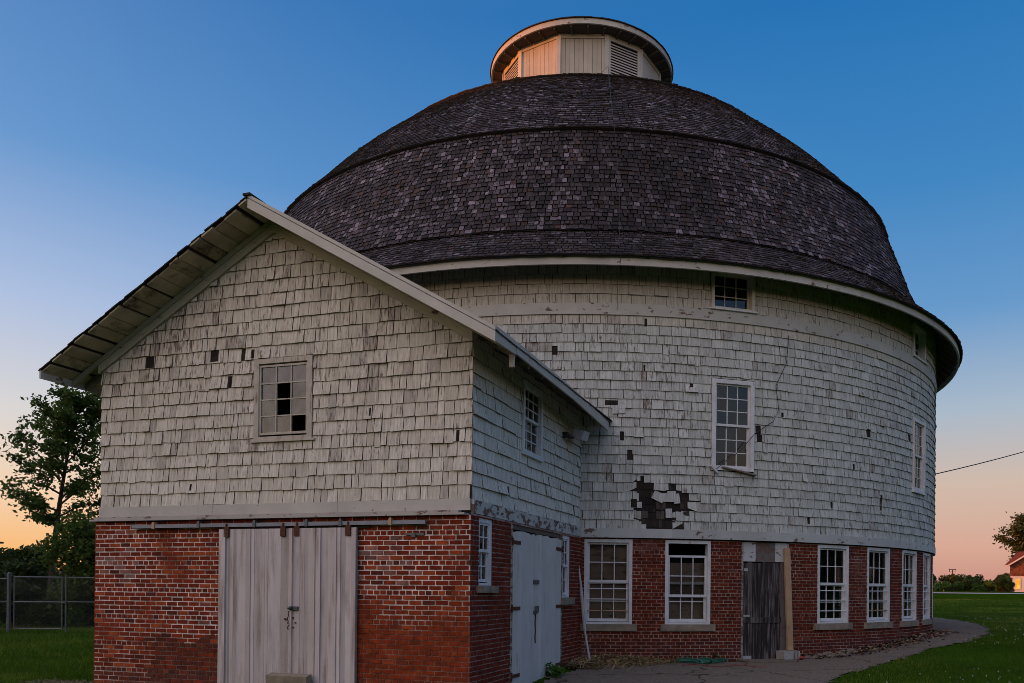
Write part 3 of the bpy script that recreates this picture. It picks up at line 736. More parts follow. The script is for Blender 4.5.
def slope_board(mb, s0, s1, n, th, ztop, hgt, c, w=.2):   # board following the rake: ztop/hgt relative to roof line
    q = [L+Vv*s0+Z*(rz_(s0)+ztop), L+Vv*s1+Z*(rz_(s1)+ztop)]
    o = [p-U*n for p in q]; mb.box(o[0]-Z*hgt, o[1]-o[0], Z*hgt, U*th, c, w)
mb = MB(); slope_board(mb, W/2+.002, W+.60, -RKT, .03, .006, .20, (.50, .475, .43), .15); mb.build('rake_fascia', m_board, annex)
mb = MB()
slope_board(mb, -.56, W/2, .07, .045, -.090, .085, (.40, .375, .29), .3); slope_board(mb, W/2, W+.56, .07, .045, -.090, .085, (.42, .39, .30), .3)
slope_board(mb, -.05, W/2, .055, .05, -.177, .135, (.42, .395, .31), .35); slope_board(mb, W/2, W+.02, .055, .05, -.177, .135, (.45, .41, .31), .3)
mb.build('frieze_board', m_board, annex)
mb = MB()
e0 = lambda s, t, z: L+Vv*s+U*t+Z*z
mb.box(e0(-.60, RKT, 4.855), U*6.2, Vv*.028, Z*.165, (.42, .40, .37), .4); mb.build('eave_fascia', m_board, annex)
mb = MB()
def quadbox(p0, p1, h0, h1, th, c):
    q = [p0, p1, p1+Z*h1, p0+Z*h0]; mb.poly(q, c, .2); q2 = [x-Vv*th for x in q]; mb.poly(q2, c, .2)
    for i in range(4): j = (i+1) % 4; mb.poly([q[i], q[j], q2[j], q2[i]], c, .2)
quadbox(e0(W+.60, RKT+.035, 4.845), e0(W+.60, .14, 4.865), .205, .19, .03, (.50, .455, .39)); quadbox(e0(W+.605, .155, 4.88), e0(W+.60, 2.9, 4.85), .175, .175, .03, (.50, .455, .39)); quadbox(e0(W+.60, 2.905, 4.85), e0(W+.60, 5.25, 4.745), .175, .165, .03, (.50, .455, .39))
mb.build('eave_fascia', m_board, annex)
for t in np.arange(.2, 5.2, .6): mb = MB(); mb.bar(e0(W+.02, t, rz_(W)-.17), e0(W+.57, t, rz_(W+.55)-.17), .045, .11, Z, (.2, .18, .15), .5); mb.build('rafter_tail', m_soffit, annex)
for t in np.arange(.2, 5.4, .6): mb = MB(); mb.bar(e0(-.02, t, rz_(0)-.17), e0(-.57, t, rz_(-.55)-.17), .045, .11, Z, (.2, .18, .15), .5); mb.build('rafter_tail', m_soffit, annex)
mb = MB(); mb.box(e0(W+.50, .12, 4.70), Vv*.07, U*.05, Z*.17, (.5, .44, .36), .3)
mb.build('eave_block', m_soffit, annex)
# inside
mb = MB(); mb.poly([front(.05, .03, -.05), front(W-.05, .03, -.05), front(W-.05, .03, -5), front(.05, .03, -5)]); mb.poly([front(.05, 2.75, -.05), front(W-.05, 2.75, -.05), front(W-.05, 2.75, -5.2), front(.05, 2.75, -5.2)])
mb.poly([front(.05, .03, -5.2), front(W-.05, .03, -5.2), front(W-.05, 4.9, -5.2), front(.05, 4.9, -5.2)]); mb.build('floor_boards', m_dark, annex)
# gable window: panes j counted from the sill
P = front(gw[0], gw[2], 0.)
m_gtrim = M('weathered_window_trim', (.46, .42, .36), .8, (5., .2), (1., (14, 14, 3), .56, .66, (.24, .18, .14), False))
window(annex, P, Vv, -U, gw[1]-gw[0], gw[3]-gw[2], .085, .06, .035, [(.08, 1.135, 3, 4, .02, ((1, 2), (1, 1), (2, 0)), .03)], m_gtrim, (.05, .03, .05, m_gtrim), glass=m_dirty, head=.075, label='gable window with three panes missing')
# side windows
window(annex, side(.18, 1.66, 0.0), U, Vv, .51, .96, .06, .08, .03, [(.05, .5, 2, 2, .05, (), .035), (.48, .9, 2, 2, .02, (), .035)], m_trim, (.06, .10, .12, m_stone))
window(annex, side(4.08, 1.46, 0.0), U, Vv, .48, 1.16, .06, .08, .03, [(.05, .6, 2, 2, .05, (), .035), (.58, 1.1, 2, 2, .02, (), .035)], m_trim, (.10, .13, .12, m_stone))
window(annex, side(uw[0], uw[2], 0.), U, Vv, uw[1]-uw[0], uw[3]-uw[2], .085, .09, .045, [(.05, .6, 3, 3, .06, (), .035), (.57, 1.10, 3, 3, .03, (), .035)], m_trim, (.02, .03, .06, m_trim))
# sliding doors
for k, (a, b) in enumerate(((2.46, 3.686), (3.694, 4.813))):
    mb = MB(); x = a; flip = 0; deep = .17
    pts = []
    while x < b-.03:
        w = random.choice([.05, .07, .09, .12, .15]); w = min(w, b-x)
        n0 = deep+random.uniform(0, .030); n1 = n0+random.choice([-1, 1])*random.uniform(.004, .020); pts.append((x, n0)); pts.append((x+w-.004, n1)); x += w
    pts.append((b, deep+.008))
    zt = 2.475; tone = (.55, .495, .495)
    for (x0, n0), (x1, n1) in zip(pts[:-1], pts[1:]):
        kk = random.uniform(.72, 1.06); c = mixt(tuple(q*kk for q in tone), (.40, .34, .31), random.choice([0, 0, 0, .35]))
        mb.poly([front(x0, .03, n0), front(x1, .03, n1), front(x1, zt, n1), front(x0, zt, n0)], c, .2)
    mb.box(front(a, .03, deep-.002), Vv*(b-a), U*.03, Z*(zt-.03), (.3, .28, .27))
    mb.box(front(a, .03, deep+.012), Vv*.03, U*.03, Z*(zt-.03), (.25, .23, .22)); 
    sd = mb.build('sliding_door', m_metaldoor, annex)
    for hx in ((2.55, 3.55) if k == 0 else (3.785, 4.64)):
        hb = MB(); hb.box(front(hx, 2.36, deep+.035), Vv*.085, U*.02, Z*.15); hb.tube([front(hx+.042, 2.50, deep+.02), front(hx+.042, 2.56, deep+.02)], .018, 6); hb.build('hanger', m_rust, sd)
    if k == 1:
        hb = MB(); hb.box(front(3.72, 1.275, deep+.05), Vv*.15, U*.025, Z*.055); hb.tube([front(3.725, 1.30, deep+.07), front(3.785, 1.32, deep+.075)], .02, 6); hb.build('handle', m_steel, sd)
        hb = MB()
        for q in range(9):
            aa = front(3.70+.012*sin(q*1.3), 1.26-q*.03, deep+.03); hb.tube([aa, aa-Z*.035+Vv*.012*(-1)**q], .008, 5)
        for q in ((3.78, 1.16), (3.82, 1.09), (3.78, 1.02), (3.64, 1.14)): hb.tube([front(q[0], q[1], deep+.01), front(q[0], q[1], deep+.03)], .014, 6)
        hb.build('chain', m_rust, sd)
mb = MB(); mb.box(front(.80, 2.51, .19), Vv*5.1, U*.05, Z*.055, (.3, .3, .32)); track = mb.build('door_track', M('track_steel', (.21, .22, .26), .5, (6., .2), None, None, .4), annex)
for s in (1.2, 2.05, 3.06, 3.96, 4.53, 5.33):
    mb = MB(); mb.box(front(s, 2.50, .205), Vv*.05, U*.02, Z*.085, (.45, .38, .25)); mb.box(front(s+.01, 2.575, .20), Vv*.03, U*.1, Z*.03, (.3, .27, .2)); mb.build('track_bracket', m_pine if s > 5 or s < 1.5 else m_steel, track)
mb = MB(); mb.box(front(2.66, 2.475, .145), Vv*2.35, U*.02, Z*.04, (.01, .01, .01)); mb.build('gap_shade_strip', m_dark, track)  # solid dark strip standing in for the shaded gap under the track
mb = MB(); mb.box(front(5.55, 2.36, .125), Vv*.30, U*.03, Z*.03); mb.box(front(5.66, 2.33, .13), Vv*.06, U*.02, Z*.06); mb.build('wall_bracket', m_steel, annex)
# double swing doors on the side
for k, (a, b) in enumerate(((1.50, 2.49), (2.50, 3.95))):
    mb = MB(); x = a
    while x < b-.02:
        w = min(.19, b-x); kk = random.uniform(.92, 1.04); c = tuple(q*kk for q in (.58, .545, .52)); mb.box(side(x+.0015, .06+random.uniform(-.02, .02), .02), U*(w-.003), Vv*(.04+random.uniform(0, .003)), Z*2.46, c, .2); x += w
    mb.box(side(a, .06, .015), U*(b-a), Vv*.006, Z*2.44, (.4, .4, .4))
    dr = mb.build('swing_door', m_whitedoor, annex)
    for zz in (.22, 1.28, 2.32):
        hb = MB(); x0, x1 = (a-.06, a+.30) if k == 0 else (b+.06, b-.30)
        lo, hi = min(x0, x1), max(x0, x1); hb.box(side(lo, zz, .063), U*(hi-lo), Vv*.012, Z*.055); hb.tube([side(x0, zz-.03, .075), side(x0, zz+.09, .075)], .016, 6); hb.build('hinge', m_rust, dr)
    if k == 1:
        hb = MB(); hb.box(side(2.42, 1.70, .065), U*.26, Vv*.02, Z*.07); hb.box(side(2.44, 1.20, .065), U*.16, Vv*.02, Z*.05); hb.box(side(2.50, 1.22, .08), U*.07, Vv*.04, Z*.11); hb.build('latch', m_steel, dr)
        hb = MB(); hb.tube([side(2.53+.01*sin(q*2.), 1.2-q*.07, .07) for q in range(8)], .012, 5); hb.build('chain', m_rust, dr)
mb = MB()
mb.box(side(1.42, .0, -.06), U*.075, Vv*.115, Z*2.63, (.36, .31, .25), .9); mb.box(side(3.96, .0, -.06), U*.075, Vv*.115, Z*2.63, (.36, .31, .25), .9); mb.box(side(1.497, 2.555, -.06), U*2.46, Vv*.08, Z*.075, (.12, .1, .09), .9); mb.build('door_frame', m_board, annex)
# flood lamp under the eave
mb = MB(); c0 = side(4.1, 4.44, .04); mb.box(c0-Vv*.03, U*.08, Vv*.09, Z*.10); mb.tube([c0+Vv*.03, c0+Vv*.14+U*.2+Z*.02], .02, 6); fl = mb.build('flood_lamp', m_wire, annex)
mb = MB(); c0 = side(4.32, 4.46, .12); mb.box(c0, U*.40+Z*.03, Vv*.20-Z*.04, Z*.17+Vv*.05); mb.build('lamp_housing', m_paint, fl)
mb = MB(); mb.tube([side(5.2, 4.9, .45), side(5.24, 4.7, .42), side(5.3, 4.5, .40)], .006, 4); mb.build('loose_wire', m_wire, annex)

# ================================================================= SMALL THINGS
mb = MB(); mb.tube([P3(-.75, RB+.14, 2.5), P3(-.15, RB+.2, 1.62)], [.015, .024], 8); mb.tube([P3(-.2, RB+.18, 1.66), P3(.25, RB+.24, .80)], .034, 8); mb.tube([P3(.25, RB+.24, .80), P3(.8, RB+.42, float(H(.5, 16.3))+.02)], .022, 8)
tag(mb.build('drainpipe', m_paint), 'thin white drainpipe leaning in the corner between annex and round barn', 'pipe')
p0 = P3(23.75, RB+.16, .38); e, t = er(rad(23.75)), et(rad(23.75)); gz = float(H(p0[0], p0[1]))
mb = MB(); mb.bar(p0, P3(23.75, RB+.03, 2.52), .145, .045, e, (.5, .5, .5))
tag(mb.build('timber_plank', m_pine), 'pale new timber plank standing upright beside old plank door', 'plank')
mb = MB(); pts = [(17.4, .02), (25.5, .02), (25.7, .55), (24.8, .72), (18.2, .68), (17.3, .5)]
lo = [P3(d, RB+r, .10) for d, r in pts]; hi = [P3(d, RB+r, .205) for d, r in pts]
mb.poly(hi); [mb.poly([lo[i], lo[(i+1) % 6], hi[(i+1) % 6], hi[i]]) for i in range(6)]
tag(mb.build('door_step', m_concrete), 'low cracked concrete step under old plank door', 'step')
def cinder(P, ax, an, w, d, h, holes):
    mb = MB(); wl = .03
    mb.box(P, ax*w, an*wl, Z*h); mb.box(P+an*(d-wl), ax*w, an*wl, Z*h)
    for k in range(holes+1): mb.box(P+ax*((w-wl)*k/holes)+an*wl, ax*wl, an*(d-2*wl), Z*(h-.001))
    return mb.build('cinder_block', m_cinder)
pb = P3(22.3, RB+.08, .207)
tag(cinder(pb-t*.02, t, e, .24, .26, .17, 1), 'wider left cinder block at foot of timber plank', 'block')
mb = MB(); q = pb+t*.235
for a in (0, .085, .165): mb.box(q+t*a, t*.035, e*.2, Z*.165)
mb.box(q, t*.2, e*.035, Z*.164)
tag(mb.build('cinder_block', m_cinder), 'narrow hollow cinder block on the step, against the wider block', 'block')
mb = MB(); mb.lump(P3(24.1, RB+.45, .245), (.07, .05, .04), (.3, .03, .03), 4); tag(mb.build('brick_fragment', m_red), 'small red brick fragment on step before the cinder blocks', 'brick')
mb = MB(); pts = []
hx, hy = 2.62, 16.62
for k in range(70):
    a = k*.42; pts.append(A([hx+(.30+.14*sin(k*1.7))*cos(a)+.14*sin(k*.23), hy+(.16+.07*sin(k))*sin(a), float(H(hx, hy))+.04+.06*(k/70)+.03*sin(k*2.1)]))
mb.tube(pts, .012, 5); tag(mb.build('garden_hose', m_green), 'tangled green hose lying at wall below the second barn window', 'hose')
mb = MB(); pts = [A([2.2+.12*k+.03*sin(k*2), 16.1+.22*sin(k*.9), float(H(2.5, 16.1))+.035]) for k in range(14)]
mb.tube(pts, .006, 4); tag(mb.build('red_cord', m_red), 'thin red cord lying on concrete near the green hose', 'cord')
mb = MB(); mb.box(front(3.46, .0, .36), Vv*.68, U*.14+Z*.03, Z*.325-U*.03); tag(mb.build('stone_block', m_stone), 'brown stone block propped against grey sliding doors', 'block')
mb = MB()
for k in range(9):
    d = 25.6+k*.85; r = RB+random.uniform(.12, .5); p = P3(d, r, 0); z = float(H(p[0], p[1])); s_ = random.uniform(.05, .12)
    mb.lump((p[0], p[1], z+s_*.5), (s_*1.3, s_, s_*.7), (.3, .28, .25), k)
tag(mb.build('concrete_rubble', m_concrete), kind='stuff')
# straw and dry leaf litter
def litter(name, n, sampler, ln, wd, cols, mat=m_straw, lift=.06):
    V = []; C = []
    for _ in range(n):
        x, y, hh = sampler(); z = float(H(x, y))+.022+random.random()*hh
        a = random.uniform(0, 2*pi); l = random.uniform(*ln); tl = random.gauss(0, .25)
        d = A([cos(a)*cos(tl), sin(a)*cos(tl), sin(tl)])*l/2; s_ = np.cross(d, A([random.gauss(0, .3), random.gauss(0, .3), 1.])); s_ = s_/np.linalg.norm(s_)*wd*random.uniform(.6, 1.4)/2
        p = A([x, y, z]); V += [p-d-s_, p+d-s_, p+d+s_, p-d+s_]; C.append(tuple(q*random.uniform(.6, 1.15) for q in random.choice(cols)))
    n = len(C); return mesh_obj(name, np.array(V), np.arange(4*n).reshape(-1, 4), mat, None, C, [0.]*n)
def s_straw():
    d = random.uniform(-2, 12); w = max(.1, 1-abs(d-3)/10); r = RB+abs(random.gauss(0, .55))*w+.02; p = P3(d, r, 0); hh = .16*w*max(0, 1-(r-RB)/.9); return p[0], p[1], hh
def s_straw2():
    t_ = random.uniform(4.1, 5.3); p = side(t_, 0, abs(random.gauss(0, .3))+.1); return p[0], p[1], .1
def s_straw_any(): return s_straw() if random.random() < .75 else s_straw2()
tag(litter('straw', 5200, s_straw_any, (.08, .30), .010, [(.40, .28, .13), (.28, .19, .09), (.46, .34, .17), (.14, .09, .055)]), kind='stuff')
def s_leaf():
    d = random.uniform(26, 62); r = RB+abs(random.gauss(0, .22))+.02+.25*(random.random() < .15); p = P3(d, r, 0)
    if fbm(d*.4, 2) < .38 and random.random() < .7: return s_leaf()
    return p[0], p[1], .08*random.random()
tag(litter('dry_leaves', 3200, s_leaf, (.03, .09), .045, [(.12, .07, .045), (.20, .13, .08), (.07, .045, .035), (.30, .21, .13)]), kind='stuff')
def s_dirt():
    p = front(random.uniform(-.9, 2.2), 0, random.uniform(.1, .5)+.2*random.random()); return p[0], p[1], .05
tag(litter('dead_grass', 2600, s_dirt, (.06, .2), .010, [(.20, .15, .08), (.13, .09, .05), (.10, .10, .04)]), kind='stuff')

# ================================================================= VEGETATION
def leaves(name, cen, size, mat, parent=None, flat=.0, aspect=.55, shade=None):
    """One small folded leaf face per centre."""
    n = len(cen); d = rng.normal(size=(n, 3)); d[:, 2] *= (1-flat); d /= np.linalg.norm(d, axis=1)[:, None]
    e = rng.normal(size=(n, 3)); e -= (e*d).sum(1)[:, None]*d; e /= np.linalg.norm(e, axis=1)[:, None]
    sz = size*rng.uniform(.6, 1.35, n)[:, None]; a = d*sz; b = e*sz*aspect
    V = np.stack([cen-a, cen-a*.1+b, cen+a, cen-a*.1-b], 1).reshape(-1, 3)
    w = rng.random(n) if shade is None else np.clip(shade+rng.normal(0, .2, n), 0, 1)
    return mesh_obj(name, V, np.arange(4*n).reshape(-1, 4), mat, parent, None, w.tolist())
def branch_tree(name, label, base, height, env, nlimb, nleaf, lsize, mat, lean=(0, 0), group=None, trunk_r=.16, t0=.22, clump=.28, seed=1, droop=0., cat='tree'):
    r = random.Random(seed); base = A(base, float)
    root = thing(name, label, cat, base, group)
    mb = MB(); tr = []
    for k in range(9):
        f = k/8; tr.append(base+A([lean[0]*f*f+.10*height*.08*sin(f*5+seed), lean[1]*f+.02*height*sin(f*4), height*.93*f-(.1 if k == 0 else 0)]))
    mb.tube(tr, [trunk_r*(1-.88*(k/8)) for k in range(9)], 8); mb.build('trunk', m_bark, root)
    lm = MB(); cents = []
    for i in range(nlimb):
        f = t0+(1-t0)*((i+.5)/nlimb)**.9; q = f*8; k = min(7, int(q)); p = tr[k]+(tr[k+1]-tr[k])*(q-k)
        az = i*2.399+r.uniform(-.4, .4); ln = env(f, az)*r.uniform(.7, 1.1)
        if ln < .05: continue
        up = r.uniform(.15, .55)+.4*f
        dr = A([cos(az), sin(az), up]); dr /= np.linalg.norm(dr)
        pts = [p]; 
        for j in range(1, 5):
            g = j/4; pts.append(p+dr*ln*g+A([r.gauss(0, .05), r.gauss(0, .05), r.gauss(0, .04)])*ln-Z*droop*ln*g*g)
        lm.tube(pts, [trunk_r*.38*(1-f*.6)*(1-.85*j/4)+.006 for j in range(5)], 5)
        for j in range(1, 5):
            for _ in range(3):
                d2 = dr+A([r.gauss(0, .7), r.gauss(0, .7), r.gauss(0, .45)]); d2 /= np.linalg.norm(d2); l2 = ln*r.uniform(.15, .38)
                e2 = pts[j]+d2*l2; lm.tube([pts[j], (pts[j]+e2)/2+Z*.03*ln, e2], [.012+trunk_r*.03, .008, .004], 4)
                cents += [e2, (pts[j]+e2)/2, pts[j]]
    lm.build('limbs', m_bark, root)
    cents = np.array(cents); m = len(cents); which = rng.integers(0, m, nleaf); wgt = rng.random(m)
    C = cents[which]+rng.normal(size=(nleaf, 3))*A([1, 1, .55])*clump*(.5+wgt[which])[:, None]
    keep = C[:, 2] > base[2]+height*.12
    leaves('crown', C[keep], lsize, mat, root, .3, .5, shade=np.clip(.15+.7*wgt[which][keep], 0, 1)); return root
def bush(name, label, base, rx, ry, h, n, lsize, mat, group=None, seed=1, cat='shrub', low=0., stem=True, nl=14, clump=.22):
    r = random.Random(seed); g = np.random.default_rng(seed); base = A(base, float); root = thing(name, label, cat, base, group)
    mb = MB(); lob = []
    for i in range(nl):
        a = r.uniform(0, 2*pi); q = sqrt(r.random())*.75; zz = low*h+(1-low)*h*r.uniform(.15, .86)*(1-.45*q*q)
        c = base+A([cos(a)*q*rx, sin(a)*q*ry, zz]); lob.append((c, r.uniform(.55, 1.2)*clump*(rx+h)/2*1.2, r.random()))
        mb.tube([base+A([cos(a)*.1*rx, sin(a)*.1*ry, -.05]), base*.5+c*.5+A([0, 0, .1*h]), c], [.03*h/2+.01, .02*h/2+.008, .006], 5)
    mb.build('stems', m_bark, root)
    k = g.integers(0, nl, n); cc = np.array([l[0] for l in lob])[k]; rr = np.array([l[1] for l in lob])[k]; sh = np.array([l[2] for l in lob])[k]
    d = g.normal(size=(n, 3)); d /= np.linalg.norm(d, axis=1)[:, None]; C = cc+d*(rr*g.random(n)**.45)[:, None]*A([1, 1, .85])
    C[:, 2] = np.maximum(C[:, 2], base[2]+.02)
    leaves('foliage', C, lsize, mat, root, .2, .6, shade=sh); return root
# left: locust tree, bushes, trees and the house beyond the gate
def env_l(f, az): return 3.3*max(.16, (1-abs(f-.55)/.62)**.8)*(1.0 if f > .35 else .75)
branch_tree('locust_tree', 'tall feathery tree with open branches behind the chain link gate', (-25.9, 42, 0), 11.6, env_l, 26, 11000, .115, m_leaf4, lean=(1.3, 0), trunk_r=.19, t0=.36, clump=.21, seed=3)
bush('shrub', 'broad leafy green shrub against fence next to annex brick corner', (-18.7, 33.0, 0), 1.7, 1.8, 4.9, 15000, .085, m_leaf4, seed=5, nl=40, clump=.2)
bush('shrub', 'low dense shrub directly behind middle of chain link gate', (-20.6, 31.6, 0), 1.7, 1.2, 2.2, 9000, .085, m_leaf, seed=6, nl=26)
bush('round_tree', 'dark rounded tree with bushy crown low behind gate', (-38.0, 60, 0), 2.0, 2.2, 4.6, 8000, .17, m_leaf, seed=8, cat='tree', nl=24)
bush('round_tree', 'dark tree clipped by the photo edge, beyond gate post', (-43.6, 64, 0), 2.4, 2.2, 5.3, 7000, .19, m_leaf, seed=9, cat='tree', nl=18)
bush('shrub', 'dark shrub cut off by photo edge, left of gate post', (-23.5, 36.0, 0), 1.5, 1.2, 1.4, 4000, .08, m_leaf, seed=19, nl=16)
# right: hedgerow trees far off
hr = [(92, 232, 7.2, 5.2, 'leftmost dark tree of far hedgerow, touching barn wall'), (99.5, 236, 6.6, 6.6, 'dark hedgerow tree below the far antenna pole'), (107, 233, 6.5, 6.9, 'dark hedgerow tree near middle of far row, flat topped'),
      (114.5, 236, 6.6, 6.3, 'dark hedgerow tree just before the gap near house shrub'), (121.5, 233, 6.0, 7.2, 'taller dark hedgerow tree beside the house shrub'), (85, 240, 7, 5, 'dark hedgerow tree hidden mostly behind barn wall')]
for i, (x, y, rx, h, lb) in enumerate(hr):
    bush('hedgerow_tree', lb, (x*.985, y*.97, float(H(x, y))-.1), rx*.82, 4, h*.80, 5200, .30, m_leaf, 'far hedgerow trees', seed=30+i, cat='tree', nl=22)
for i, (x, y, rx, h, lb) in enumerate([(84.5, 205, 3.8, 2.9, 'pale green bush by barn edge before far hedgerow'), (93.5, 206, 4.2, 3.3, 'broad pale green bush in middle of far hedgerow'), (101.0, 203, 3.4, 3.0, 'rounded pale green bush beside dark house shrub')]):
    bush('hedge_bush', lb, (x, y, float(H(x, y))-.1), rx, 2.5, h, 3800, .22, m_leaf2, 'pale bushes before the hedgerow', seed=50+i, nl=16)
bush('shrub', 'big dark shrub growing against the far white and red house', (83.1, 160, float(H(85, 160))-.1), 2.1, 1.8, 3.7, 7000, .19, m_leaf, seed=60, nl=24)
def env_r(f, az): return 6.0*max(.2, 1-abs(f-.62)/.55)
branch_tree('broad_tree', 'tall broad olive tree rising behind the far house', (103, 186, float(H(103, 186))), 17.0, env_r, 34, 32000, .33, m_leaf3, trunk_r=.5, t0=.38, clump=.75, seed=11)

# grass blades
def blades(name, regions, mat):
    Vs = []; Ws = []
    for (x0, x1, y0, y1, dens, h, w, cond) in regions:
        n = int((x1-x0)*(y1-y0)*dens); x = rng.uniform(x0, x1, n); y = rng.uniform(y0, y1, n); k = cond(x, y); x, y = x[k], y[k]; n = len(x)
        pn = np.array([fbm(a*.5, b*.5) for a, b in zip(x, y)]); hh = h*rng.uniform(.5, 1.3, n)*(.6+.9*pn); a = rng.uniform(0, 2*pi, n)
        z = H(x, y); dx, dy = np.cos(a)*w, np.sin(a)*w; lx, ly = rng.normal(0, .45, n)*hh, rng.normal(0, .45, n)*hh
        Vs.append(np.stack([np.stack([x-dx, y-dy, z-.01], 1), np.stack([x+dx, y+dy, z-.01], 1), np.stack([x+lx, y+ly, z+hh], 1)], 1).reshape(-1, 3)); Ws.append(np.clip((pn-.5)*2.6+.35+rng.normal(0, .3, n), 0, 1))
    V = np.concatenate(Vs); Wt = np.concatenate(Ws); n = len(Wt); return mesh_obj(name, V, np.arange(3*n).reshape(-1, 3), mat, None, None, Wt.tolist())
pe = [p for p in path_edge]
def off_path(x, y): return ~in_poly(x+.06*np.sin(y*9)+rng.normal(0, .05, len(x)), y+.06*np.sin(x*8), pe) & (np.hypot(x-O[0], y-O[1]) > RB+.1)
def seen_r(x, y): return off_path(x, y) & (x > (y*.29)) & (x < y*.62+.5)
def seen_l(x, y): return (x < -y*.555+.15) & (x > -y*.70-.6) & ((x-L[0])*Vv[0]+(y-L[1])*Vv[1] < -.25)
tag(blades('grass', [(3, 12, 10.5, 18, 420, .075, .006, seen_r), (5, 20, 18, 27, 190, .085, .009, seen_r), (9, 28, 27, 45, 90, .065, .016, seen_r), (13, 45, 45, 75, 22, .07, .035, seen_r),
                     (-14, -7, 12.5, 18, 330, .075, .007, seen_l), (-21, -9, 18, 33, 150, .085, .010, seen_l)], m_grass), kind='stuff')
tag(blades('path_edge_weeds', [(3.6, 12.5, 12, 24, 130, .06, .007, lambda x, y: in_poly(x, y, pe) & ~in_poly(x-.12, y+.10, pe))], m_grass), kind='stuff')
V = []; n = 0; Fc = []
for _ in range(1900):
    x = random.uniform(5, 22); y = random.uniform(11.5, 34)
    if not (y*.29 < x < y*.62 and fbm(x*.45+4, y*.45) > .53) or bool(in_poly(A([x]), A([y]), pe)[0]) or math.hypot(x-O[0], y-O[1]) < RB+.5: continue
    z = float(H(x, y))+random.uniform(.06, .12); r = random.uniform(.009, .015); i = len(V)
    V += [(x-r, y, z), (x, y-r, z), (x+r, y, z), (x, y+r, z), (x, y, z+r), (x, y, z-r)]
    Fc += [(i+a, i+b, i+c) for a, b, c in ((0, 1, 4), (1, 2, 4), (2, 3, 4), (3, 0, 4), (1, 0, 5), (2, 1, 5), (3, 2, 5), (0, 3, 5))]
tag(mesh_obj('clover_flowers', np.array(V), Fc, M('clover_white', (.55, .55, .50), .8, None)), kind='stuff')
bush('weed', 'small green weed growing at foot of white double doors', tuple(side(3.1, float(H(-.3, 15)), .22)), .35, .25, .22, 500, .035, m_weed, seed=70, cat='plant', nl=9)
bush('weed', 'little dark weed at brick wall left of old plank door', tuple(P3(14.3, RB+.18, .15)), .2, .15, .2, 260, .03, m_leaf, seed=71, cat='plant', nl=7)

# ================================================================= FENCE, LEFT
FY = 28.4
def netting(mb, x0, x1, z0, z1, y, st=.085, r=.0012):
    w, h = x1-x0, z1-z0
    for sg in (1, -1):
        c = -h
        while c < w:
            a0, a1 = max(0, c), min(w, c+h)
            if a1-a0 > .02:
                za, zb = (a0-c, a1-c)
                if sg < 0: za, zb = h-za, h-zb
                p = A([x0+a0, y, z0+za]); q = A([x0+a1, y, z0+zb]); mb.bar(p, q, r*2, r*2, A([0, 1., 0]))
            c += st
g = thing('chain_link_gate', 'chain link gate with grey tube frame beside tall end post', 'gate', (-17.9, FY, 0))
mb = MB(); x0, x1 = -18.72, -17.10
for z in (1.86, 1.02, .12): mb.tube([(x0, FY, z), (x1, FY, z)], .022, 8)
for x in (x0, x1): mb.tube([(x, FY, .10), (x, FY, 1.88)], .024, 8)
mb.build('frame', m_steel, g)
mb = MB(); netting(mb, x0, x1, .12, 1.86, FY); mb.build('netting', m_steel, g)
mb = MB(); mb.box(A([x1-.02, FY-.05, 1.0]), A([.16, 0, 0]), A([0, .03, 0]), Z*.05); mb.build('latch', m_steel, g)
mb = MB(); mb.tube([(-18.90, FY, -.1), (-18.90, FY, 1.98), (-18.90, FY, 2.02)], [.065, .065, .02], 10); tag(mb.build('fence_post', m_steel), 'thick grey end post that carries the chain link gate', 'post')
f = thing('chain_link_fence', 'chain link fence panel between gate and annex brick corner', 'fence', (-15.5, FY, 0), 'chain link fence panels')
mb = MB(); mb.tube([(-16.97, FY, 1.86), (-13, FY+.1, 1.86)], .02, 8); mb.tube([(-16.97, FY, 1.03), (-13, FY+.1, 1.03)], .018, 8); mb.tube([(-16.97, FY, -.1), (-16.97, FY, 1.93)], .03, 8); mb.build('frame', m_steel, f)
mb = MB(); netting(mb, -16.97, -14.4, .1, 1.86, FY+.04, .1); mb.build('netting', m_steel, f)
f = thing('chain_link_fence', 'chain link fence panel clipped by photo edge, beyond the end post', 'fence', (-20.5, FY, 0), 'chain link fence panels')
mb = MB(); mb.tube([(-18.95, FY, 1.80), (-23, FY, 1.80)], .02, 8); mb.tube([(-18.95, FY, 1.03), (-23, FY, 1.03)], .018, 8); mb.tube([(-23, FY, -.1), (-23, FY, 1.9)], .03, 8); mb.build('frame', m_steel, f)
mb = MB(); netting(mb, -22.9, -19, .1, 1.80, FY, .1); mb.build('netting', m_steel, f)
mb = MB(); mb.bar((-16.6, 29.6, .9), (-16.1, 29.2, .05), .03, .02, Z); tag(mb.build('wooden_stake', m_paint), 'pale thin stake leaning in shrub behind the fence', 'stake')
mb = MB(); mb.tube([(-40.75, 60, 0), (-40.75, 60, 4.5)], [.06, .04], 8); lp = tag(mb.build('street_lamp', m_wire), 'slim dark street lamp at the very edge, beyond fence', 'lamp')
mb = MB(); mb.box(A([-40.95, 59.85, 4.5]), A([.5, 0, 0]), A([0, .3, 0]), Z*.13); mb.build('lamp_head', m_wire, lp)
h = thing('brick_house', 'low reddish brick house seen through trees beyond gate', 'house', (-58, 90, 0))
mb = MB(); mb.box(A([-66., 90, -.1]), A([18., 0, 0]), A([0, 8., 0]), Z*2.2, (.2, .075, .05)); mb.build('wall', m_brick, h)
mb = MB(); a = [A([-66.4, 89.5, 2.1]), A([-47.6, 89.5, 2.1]), A([-47.6, 98.5, 2.1]), A([-66.4, 98.5, 2.1])]; r0, r1 = A([-64, 94, 3.2]), A([-50, 94, 3.2])
